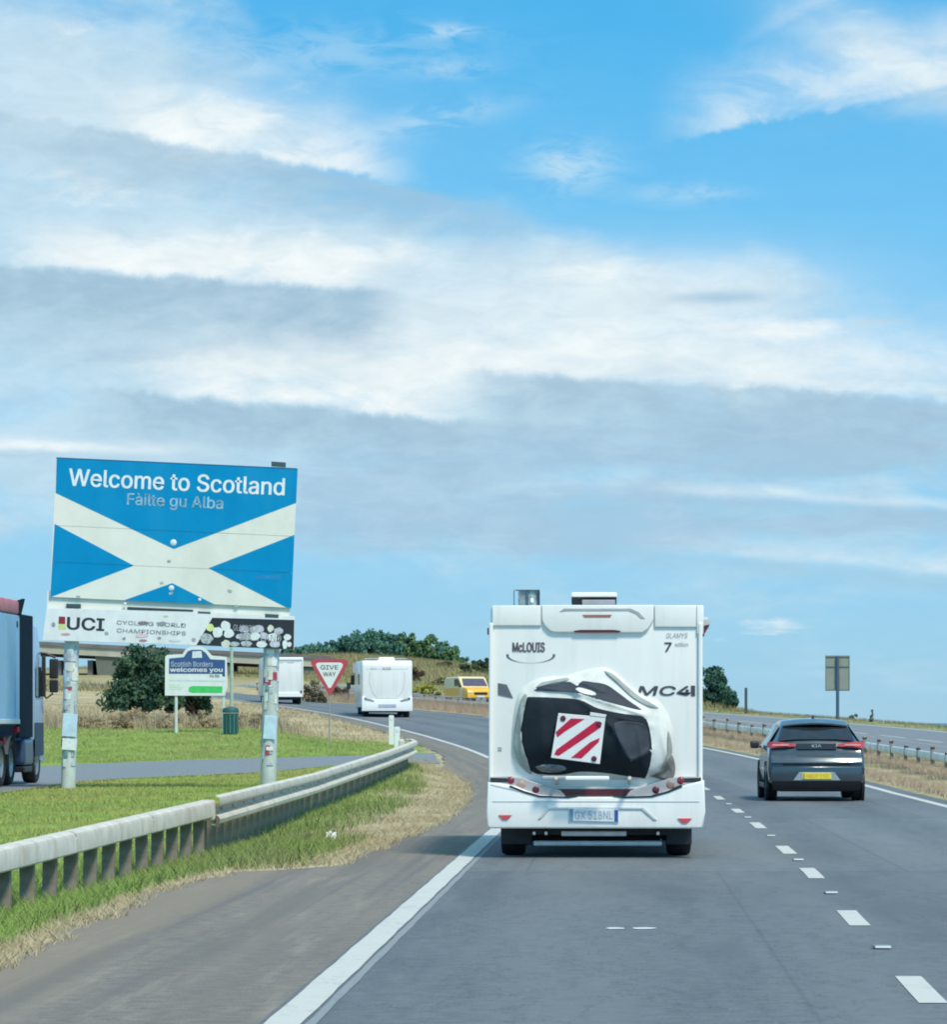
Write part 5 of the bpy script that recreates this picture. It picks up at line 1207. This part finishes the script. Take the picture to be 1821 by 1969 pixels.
# ------------------------------------------------------------------ overbridge in the background
def bridge():
    D = 292.0; S = F / D
    X = lambda px: (px - 910) / S; Zp = lambda py: CAM_Z - (py - 1388) / S
    root = thing('overbridge', 'low concrete road bridge crossing behind the trees on the skyline', 'bridge', (X(300), D, 0))
    x0 = X(300); con = mat('bridge_concrete', (.46, .43, .34), .8, 0, .12, .8, dirt=(.28, .26, .24), dscale=.6, damt=.6); dk = mat('bridge_dark', (.17, .15, .15), .8, 0, .2, .8)
    ys = lambda px: np.interp(px, [-120, 40, 560, 640], [1234, 1240, 1266, 1270])
    pl = [-120, 40, 300, 560, 640]
    deck = [(X(p) - x0, Zp(ys(p))) for p in pl] + [(X(p) - x0, Zp(ys(p) + 15)) for p in pl[::-1]]
    MB().prism(deck, -4, 4).build('deck', con, root)
    par = [(X(p) - x0, Zp(ys(p) - 7)) for p in pl] + [(X(p) - x0, Zp(ys(p) - .3)) for p in pl[::-1]]
    MB().prism(par, -4.15, -3.9).build('parapet', dk, root); MB().prism(par, 3.9, 4.15).build('parapet', dk, root)
    beam = [(X(p) - x0, Zp(ys(p) + 15.3)) for p in pl] + [(X(p) - x0, Zp(ys(p) + 19)) for p in pl[::-1]]
    MB().prism(beam, -3.4, 3.4).build('girder', M_UNDER, root)
    for px in (20, 121, 181):
        MB().box((X(px) - x0, 0, Zp(1290) - 1), (.42, 6.5, (Zp(1256) - Zp(1290)) + 2.2)).build('pier', dk, root)
    MB().prism([(X(192) - x0, Zp(1262)), (X(200) - x0, Zp(1330)), (X(455) - x0, Zp(1330)), (X(450) - x0, Zp(1278))], -3.8, 4.0).build('abutment', mat('bridge_abutment', (.15, .16, .13), .85), root)
    MB().prism([(X(500) - x0, Zp(1281)), (X(505) - x0, Zp(1330)), (X(640) - x0, Zp(1330)), (X(640) - x0, Zp(1286))], -3.8, 4.0).build('abutment', MATS['bridge_abutment'], root)
bridge()

# ------------------------------------------------------------------ trees and bushes
def leaf_mesh(name, n, dims, leaf, clumps, cols, seed, flat=.0, hollow=.45, base=.0):
    """many small leaf-sized quads gathered in clumps through an uneven crown"""
    r = np.random.default_rng(seed); dims = np.array(dims)
    c = r.normal(size=(clumps, 3)); c /= np.linalg.norm(c, axis=1)[:, None]
    c *= (hollow + (1 - hollow) * r.random((clumps, 1)) ** .6) * r.uniform(.75, 1.05, (clumps, 1))
    c[:, 2] = np.where(c[:, 2] < -.55, -.55 + .2 * r.random(clumps), c[:, 2])
    cr = r.uniform(.16, .34, clumps)
    k = r.integers(0, clumps, n)
    d = r.normal(size=(n, 3)); d /= np.linalg.norm(d, axis=1)[:, None]
    p = (c[k] + d * (cr[k] * r.random(n) ** .45)[:, None]) * dims
    p[:, 2] += dims[2] * .75 + base
    nrm = d + r.normal(size=(n, 3)) * .8; nrm /= np.linalg.norm(nrm, axis=1)[:, None]
    a = np.cross(nrm, r.normal(size=(n, 3))); a /= np.linalg.norm(a, axis=1)[:, None]; b = np.cross(nrm, a)
    s = leaf * r.uniform(.6, 1.4, (n, 1))
    v = np.stack([p - a * s, p + b * s * .55, p + a * s, p - b * s * .55], 1).reshape(-1, 3)
    cols = np.array(cols); t = r.random(clumps); base_c = cols[0] + (cols[1] - cols[0]) * t[:, None]
    cc = base_c[k] * r.uniform(.7, 1.3, (n, 1))
    me = bpy.data.meshes.new(name)
    me.vertices.add(4 * n); me.vertices.foreach_set('co', v.astype(np.float32).ravel())
    me.loops.add(4 * n); me.loops.foreach_set('vertex_index', np.arange(4 * n, dtype=np.int32))
    me.polygons.add(n); me.polygons.foreach_set('loop_start', (np.arange(n) * 4).astype(np.int32)); me.update(calc_edges=True)
    at = me.attributes.new('tint', 'FLOAT_COLOR', 'POINT'); rgba = np.ones((4 * n, 4), np.float32); rgba[:, :3] = np.repeat(cc, 4, 0)
    at.data.foreach_set('color', rgba.ravel()); me.materials.append(M_LEAF)
    return me
BARK = mat('bark', (.10, .08, .06), .9, 0, .3, 8, bump=.4)
def trunk_mesh(h, r0, dims, seed):
    rr = random.Random(seed); m = MB()
    m.tube([(0, 0, -.3), (rr.uniform(-.05, .05) * h, rr.uniform(-.05, .05) * h, h * .5), (rr.uniform(-.08, .08) * h, 0, h)], r0, r0 * .35, 8)
    for k in range(6):
        a = rr.uniform(0, 6.28); z0 = h * rr.uniform(.4, .8); e = Vector((math.cos(a) * dims[0] * .6, math.sin(a) * dims[1] * .6, z0 + dims[2] * rr.uniform(.3, .8)))
        m.tube([(0, 0, z0), (e.x * .5, e.y * .5, z0 + (e.z - z0) * .35), e], r0 * .4, r0 * .08, 6)
    me = bpy.data.meshes.new('trunk'); m.b.normal_update(); m.b.to_mesh(me); m.b.free(); me.materials.append(BARK)
    return me
DARK = [(.062, .165, .140), (.125, .26, .18)]; MIDG = [(.075, .160, .085), (.165, .265, .110)]  # teal of distant haze is mixed into the darker leaf colours
def tree(name, label, cat, x, y, crown, trunk, scale=1.0, group=None, rz=0.0, z=None):
    z = float(land(x, y)) if z is None else z
    r = thing(name, label, cat, (x, y, z - .05), rz, group); r.scale = (scale,) * 3
    if trunk is not None:
        o = bpy.data.objects.new('trunk', trunk); COL.objects.link(o); o.parent = r
    o = bpy.data.objects.new('crown', crown); COL.objects.link(o); o.parent = r
    return r
# wood on the hill: each tree its own
crowns = [leaf_mesh('crown', 3200, (2.6, 2.6, 2.5), .26, 34, DARK if k < 3 else MIDG, 40 + k, base=.7) for k in range(5)]
trunks = [trunk_mesh(2.6, .16, (2.0, 2.0, 2.0), 60 + k) for k in range(5)]
WOOD = [(438, 600, 1.00), (462, 610, .95), (488, 590, 1.05), (512, 605, 1.0), (536, 595, 1.1), (560, 580, 1.15), (578, 600, 1.2), (598, 585, 1.12), (617, 605, 1.18), (638, 590, 1.08), (656, 600, 1.2), (676, 585, 1.16), (697, 600, 1.30), (713, 590, 1.42), (730, 600, 1.36),
        (748, 585, 1.14), (767, 600, 1.16), (786, 590, 1.14), (805, 600, 1.2), (822, 585, 1.16), (840, 595, 1.22), (856, 585, 1.12), (870, 580, .95), (884, 575, .72), (895, 570, .50)]
KINDS = ['dense blue green tree', 'dark rounded tree', 'broad bushy tree', 'pale leafy tree', 'loose mid green tree']
rt = random.Random(3)
for k, (px, d, s) in enumerate(WOOD):
    kk = 2 + (k % 3) if px > 760 else k % 3
    tree('wood_tree', 'tallest dark tree standing above the hilltop wood' if px == 713 else 'small end tree where the hilltop wood slopes down to the sky' if px == 895 else 'lighter mid green tree on the open end of the hilltop wood' if px > 760 else 'blue green tree in the front row of the hilltop wood', 'tree', (px - 910) * d / F, d, crowns[kk], trunks[k % 5], s * .86, 'trees in the hilltop wood', rt.uniform(0, 6.28))
# second row closes the gaps
for k, px in enumerate(range(430, 890, 22)):
    d = 640 + rt.uniform(-8, 8)
    tree('wood_tree', 'blue green tree in the back row of the hilltop wood', 'tree', (px + rt.uniform(-8, 8) - 910) * d / F, d, crowns[k % 3], trunks[k % 5], rt.uniform(.85, 1.05), 'trees in the hilltop wood', rt.uniform(0, 6.28))
# the spreading tree by the lay-by
D_ = 146.0
tree('spreading_tree', 'dark green spreading tree on a short trunk beyond the lay-by grass', 'tree', (280 - 910) * D_ / F, D_, leaf_mesh('crown', 13000, (1.95, 1.8, 1.45), .095, 56, [(.035, .085, .055), (.095, .165, .085)], 5, base=.75, hollow=.2), trunk_mesh(1.6, .16, (1.8, 1.6, 1.0), 9))
D_ = 149.0
tree('spreading_tree', 'smaller dark shrubby tree tucked behind the boundary sign', 'tree', (372 - 910) * D_ / F, D_, leaf_mesh('crown', 8000, (1.25, 1.2, 1.35), .095, 40, [(.035, .085, .055), (.09, .155, .08)], 6, base=.5, hollow=.3), trunk_mesh(1.4, .10, (1.2, 1.2, 1.0), 10))
# roadside trees right of the motorhome
D_ = 216.0
tree('roadside_tree', 'dark green tree close behind the motorhome flank', 'tree', (1362 - 910) * D_ / F, D_, leaf_mesh('crown', 9000, (1.15, 1.0, 1.35), .10, 40, [(.035, .10, .085), (.09, .19, .12)], 15, base=.25), trunk_mesh(1.3, .1, (1, 1, 1), 12))
tree('roadside_tree', 'low teal green shrubby tree at the skyline end beside a lone post', 'tree', (1397 - 910) * D_ / F, D_ + 2, leaf_mesh('crown', 6000, (.85, .8, .75), .09, 30, [(.035, .105, .09), (.09, .19, .125)], 16, base=.12), trunk_mesh(.8, .07, (.7, .7, .6), 13))
# bushes on the bank
BUSH = [(600, 1322, 205, .95, .75, [(.16, .13, .08), (.24, .20, .11)], 'brown bare looking shrub behind the give way sign'), (612, 1345, 204, .6, .5, [(.11, .11, .07), (.18, .16, .09)], 'low brown shrub under the give way sign'),
        (800, 1292, 262, .8, .7, [(.10, .07, .05), (.17, .12, .07)], 'russet shrub on the bank behind the climbing motorhome'), (812, 1328, 226, .9, .55, [(.30, .30, .05), (.42, .40, .08)], 'yellow green gorse bush on the bank beside the climbing motorhome'),
        (834, 1336, 222, .6, .4, [(.32, .30, .06), (.44, .38, .09)], 'small yellowish gorse clump in the middle of the bank'), (912, 1296, 300, 1.3, .7, [(.03, .06, .035), (.07, .10, .045)], 'dark bush on the hillside beside the motorhome roofline'), (930, 1290, 330, 1.0, .7, [(.04, .07, .04), (.08, .11, .05)], 'farther dark bush at the end of the hill'),
        (852, 1284, 330, .9, .5, [(.10, .10, .05), (.17, .15, .07)], 'olive shrub high on the dry hillside'), (700, 1275, 300, 1.1, .5, [(.12, .11, .05), (.20, .17, .07)], 'olive shrub above the climbing motorhome roof'), (652, 1312, 215, .6, .6, [(.15, .11, .07), (.24, .18, .10)], 'rusty shrub just past the give way sign point'), (850, 1306, 250, 1.2, .5, [(.18, .16, .09), (.27, .24, .12)], 'grey brown shrub uphill of the yellow fronted van')]
for k, (px, py, d, w_, h_, cols, lab) in enumerate(BUSH):
    xx = (px - 910) * d / F
    tree('bush', lab, 'bush', xx, d, leaf_mesh('crown', 1800, (w_, w_ * .8, h_), .07 if d < 240 else .11, 18, cols, 80 + k, hollow=.2, base=-.15), None)
for k, (px, d, w_, h_, lab) in enumerate([(165, 134, .7, .34, 'low tan weed clump beside the lorry mirrors'), (232, 133, .8, .40, 'brown seed head clump under the spreading tree'), (262, 136, .6, .5, 'taller pinkish brown weed clump against the spreading tree'), (312, 133, .7, .45, 'straw weed clump around the boundary sign post'), (398, 134, .8, .42, 'dry weed clump between boundary sign post and litter bin'), (480, 137, .8, .42, 'pale straw clump between litter bin and sticker covered post')]):
    tree('weed_clump', lab, 'weeds', (px - 910) * d / F, d, leaf_mesh('crown', 2600, (w_, .5, h_), .035, 26, [(.30, .22, .12), (.56, .44, .27)], 140 + k, hollow=.1, base=-.05), None)
# skyline scrub beyond the far carriageway
for k, (px, d, w_, h_, lab) in enumerate([(1676, 158, .12, .38, 'thin upright weed on the skyline beyond the far carriageway'), (1640, 166, .35, .18, 'low pale scrub on the skyline beside the sign post')]):
    tree('scrub', lab, 'bush', (px - 910) * d / F, d, leaf_mesh('crown', 260, (w_, w_, h_), .05, 8, [(.12, .15, .10), (.22, .24, .15)], 120 + k, hollow=.1), None)

# ------------------------------------------------------------------ grass
def blades(name, x, y, h, wd, lean, cols, z=None, seed=0, segs=2, label=None, alt=None):
    """one mesh of separate tapering blades, their colours between the two given"""
    r = np.random.default_rng(seed); n = len(x)
    z = land(x, y) - .02 if z is None else z
    h = h * r.uniform(.55, 1.25, n); a = r.uniform(0, 2 * np.pi, n); t = r.uniform(0, 2 * np.pi, n)
    dx, dy = np.cos(a) * wd / 2, np.sin(a) * wd / 2; lx, ly = np.cos(t) * lean * h, np.sin(t) * lean * h
    b0 = np.stack([x - dx, y - dy, z], -1); b1 = np.stack([x + dx, y + dy, z], -1)
    tip = np.stack([x + lx, y + ly, z + h], -1)
    cols = [np.asarray(c) for c in cols]; k = r.random(n)[:, None]
    c = (cols[0] * (1 - k) + cols[1] * k) if not callable(cols[0]) else cols
    if alt is not None:
        p = (.5 + .5 * np.sin(x * .9 + 2.1 * np.sin(y * .31) + 1.7) * np.sin(y * .47 + .6 * np.sin(x * .8)))[:, None] ** 1.5
        c = c * (1 - p) + np.asarray(alt) * p
    c = c * r.uniform(.8, 1.2, (n, 1))
    if segs == 1:
        v = np.stack([b0, b1, tip], 1); idx = np.arange(3 * n); fn = np.full(n, 3); c = np.repeat(c, 3, 0)
    else:
        m0 = np.stack([x - dx * .75 + lx * .35, y - dy * .75 + ly * .35, z + h * .6], -1); m1 = np.stack([x + dx * .75 + lx * .35, y + dy * .75 + ly * .35, z + h * .6], -1)
        v = np.stack([b0, b1, m1, m0, tip], 1); o = np.arange(n)[:, None] * 5
        idx = np.concatenate([o + 0, o + 1, o + 2, o + 3, o + 3, o + 2, o + 4], 1).ravel(); fn = np.tile([4, 3], n); c = np.repeat(c, 5, 0)
    o = np_mesh(name, v.reshape(-1, 3), fn, idx, M_BLADE, c, 'stuff')
    if label: o['label'] = label
    return o
def scatter(n, y0, y1, u0, u1, keep=None, seed=0, pw=1.0):
    """random places at distance y0..y1 and u0..u1 metres left of the edge line"""
    r = np.random.default_rng(seed); y = y0 + (y1 - y0) * r.random(n) ** pw; f0 = u0(y) if callable(u0) else u0; f1 = u1(y) if callable(u1) else u1
    x = L(y) - (f0 + (f1 - f0) * r.random(n))
    k = np.ones(n, bool) if keep is None else keep(x, y, r)
    return x[k], y[k]
def patchy(x, y, s=1.0): return np.sin(x * 2.3 * s + 1.3 * np.sin(y * .9 * s)) * np.sin(y * .8 * s + x * .5) * .5 + .5
G1, G2 = (.20, .34, .07), (.37, .50, .14); S1, S2 = (.50, .41, .24), (.68, .58, .38)
nolay = lambda x, y, r: ~in_poly(x, y, LAYPOLY)
# long grass in front of the rail
x, y = scatter(52000, 14, 45, lambda y: UG(y) + .28, 4.6, lambda x, y, r: r.random(len(x)) < .35 + .65 * patchy(x, y), 1, 1.25)
blades('verge_grass', x, y, .165, .010, .7, (G1, G2), seed=1, alt=(.30, .33, .13), label='long green grass growing along the foot of the guard rail')
x, y = scatter(14000, 37, 95, lambda y: UG(y) + .9, 4.2, lambda x, y, r: r.random(len(x)) < patchy(x, y, .5), 2)
blades('verge_grass', x, y, .15, .012, .5, ((.17, .25, .07), (.30, .38, .12)), seed=2, label='patchy green grass mixed into the dry verge')
# straw edge against the shoulder
x, y = scatter(26000, 14, 100, lambda y: UG(y) - .10, lambda y: UG(y) + .42, lambda x, y, r: r.random(len(x)) < .3 + .7 * patchy(x, y, 2), 3, 1.3)
blades('straw_fringe', x, y, .085, .008, 1.1, (S1, S2), seed=3, label='dry straw edging the asphalt shoulder')
x, y = scatter(17000, 36.5, 112, lambda y: UG(y) + .15, 3.6, lambda x, y, r: r.random(len(x)) < .25 + .75 * patchy(x, y, .7), 4)
blades('dry_verge_grass', x, y, .075, .012, 1.2, ((.42, .34, .19), (.64, .54, .34)), seed=4, label='dry bleached grass between the shoulder and the guard rail')
# mown lawns either side of the lay-by
x, y = scatter(110000, 24, 108, 3.3, 12.5, nolay, 5, .8)
k = patchy(x, y, .35)
blades('mown_grass', x, y, .075, .017, .6, ((.31, .44, .095), (.48, .56, .15)), seed=5, segs=1, alt=(.55, .50, .17), label='short mown grass between the guard rail and the lay-by')
x, y = scatter(100000, 108, 138, 2.4, 26, lambda x, y, r: ~in_poly(x, y, LAYPOLY) & (zone(x, y) < r.random(len(x))), 6)
blades('mown_grass', x, y, .085, .022, .6, ((.29, .43, .10), (.44, .54, .16)), seed=6, segs=1, alt=(.48, .48, .18), label='short mown grass on the mound beyond the lay-by')
# tall straw behind the mound and along the bend
x, y = scatter(60000, 129, 178, 1.2, 26, lambda x, y, r: (zone(x, y) > r.random(len(x)) * 1.02) & (r.random(len(x)) < .2 + .8 * patchy(x, y, .45)), 7)
dd = np.clip((L(y) - x - 3) / 6, 0, 1)
blades('tall_straw', x, y, .14 + .46 * dd * (y < 152) * (.35 + .65 * patchy(x, y, 1.1)), .020, .6, ((.46, .37, .21), (.70, .58, .36)), seed=7, label='tall dry straw coloured grass behind the mown mound')
x, y = scatter(9000, 131, 150, 5, 24, lambda x, y, r: patchy(x, y, .9) > .5, 8)
blades('tall_straw', x, y, .62, .02, .3, ((.34, .29, .18), (.52, .45, .30)), seed=8, label='greyish seed heads among the tall straw')
# central reserve
r9 = np.random.default_rng(9); y = 50 + 175 * r9.random(70000); x = RGT(y) + .65 + 4.75 * r9.random(len(y)) ** .9
blades('reserve_grass', x, y, np.where(y > 140, .42, .20), .016, .5, ((.40, .30, .21), (.58, .45, .33)), z=road_z(x, y) - .02, seed=9, segs=1, label='dry tan grass covering the central reserve')
r9 = np.random.default_rng(10); y = 70 + 160 * r9.random(16000); x = RGT(y) + 13.6 + 2.6 * r9.random(len(y))
blades('far_verge_grass', x, y, .16, .02, .5, ((.20, .20, .10), (.38, .33, .19)), seed=10, segs=1, label='mixed green and dry grass edging the far carriageway')
r9 = np.random.default_rng(12); y = 206 + 230 * r9.random(120000) ** 1.3; x = -66 + 100 * r9.random(len(y)); k = (x > RGT(y) + 14) | (x < L(y) - 2)
x, y = x[k], y[k]
blades('bank_grass', x, y, .40, .05, .6, ((.25, .22, .10), (.46, .40, .20)), seed=12, segs=1, label='rough tan grass on the bank below the wood')

# scraps on the verge
def scrap(px, py, sx, sy, label):
    d = F * CAM_Z / (py - 1388); xx = (px - 910) * d / F; zz = float(land(xx, d)) + .07
    m = MB(); rr = random.Random(px); g = [[(sx * (i / 4 - .5), sy * (j / 3 - .5), rr.uniform(-.02, .04)) for i in range(5)] for j in range(4)]
    m.grid(g); o = m.build('litter_scrap', mat('paper_scrap', (.72, .73, .70), .7)); o.location = (xx, d, zz); o.rotation_euler = (R_(25), R_(10), .4)
    tag(o, label, 'litter')
scrap(637, 1618, .14, .16, 'crumpled white paper scrap lying in the dry verge')
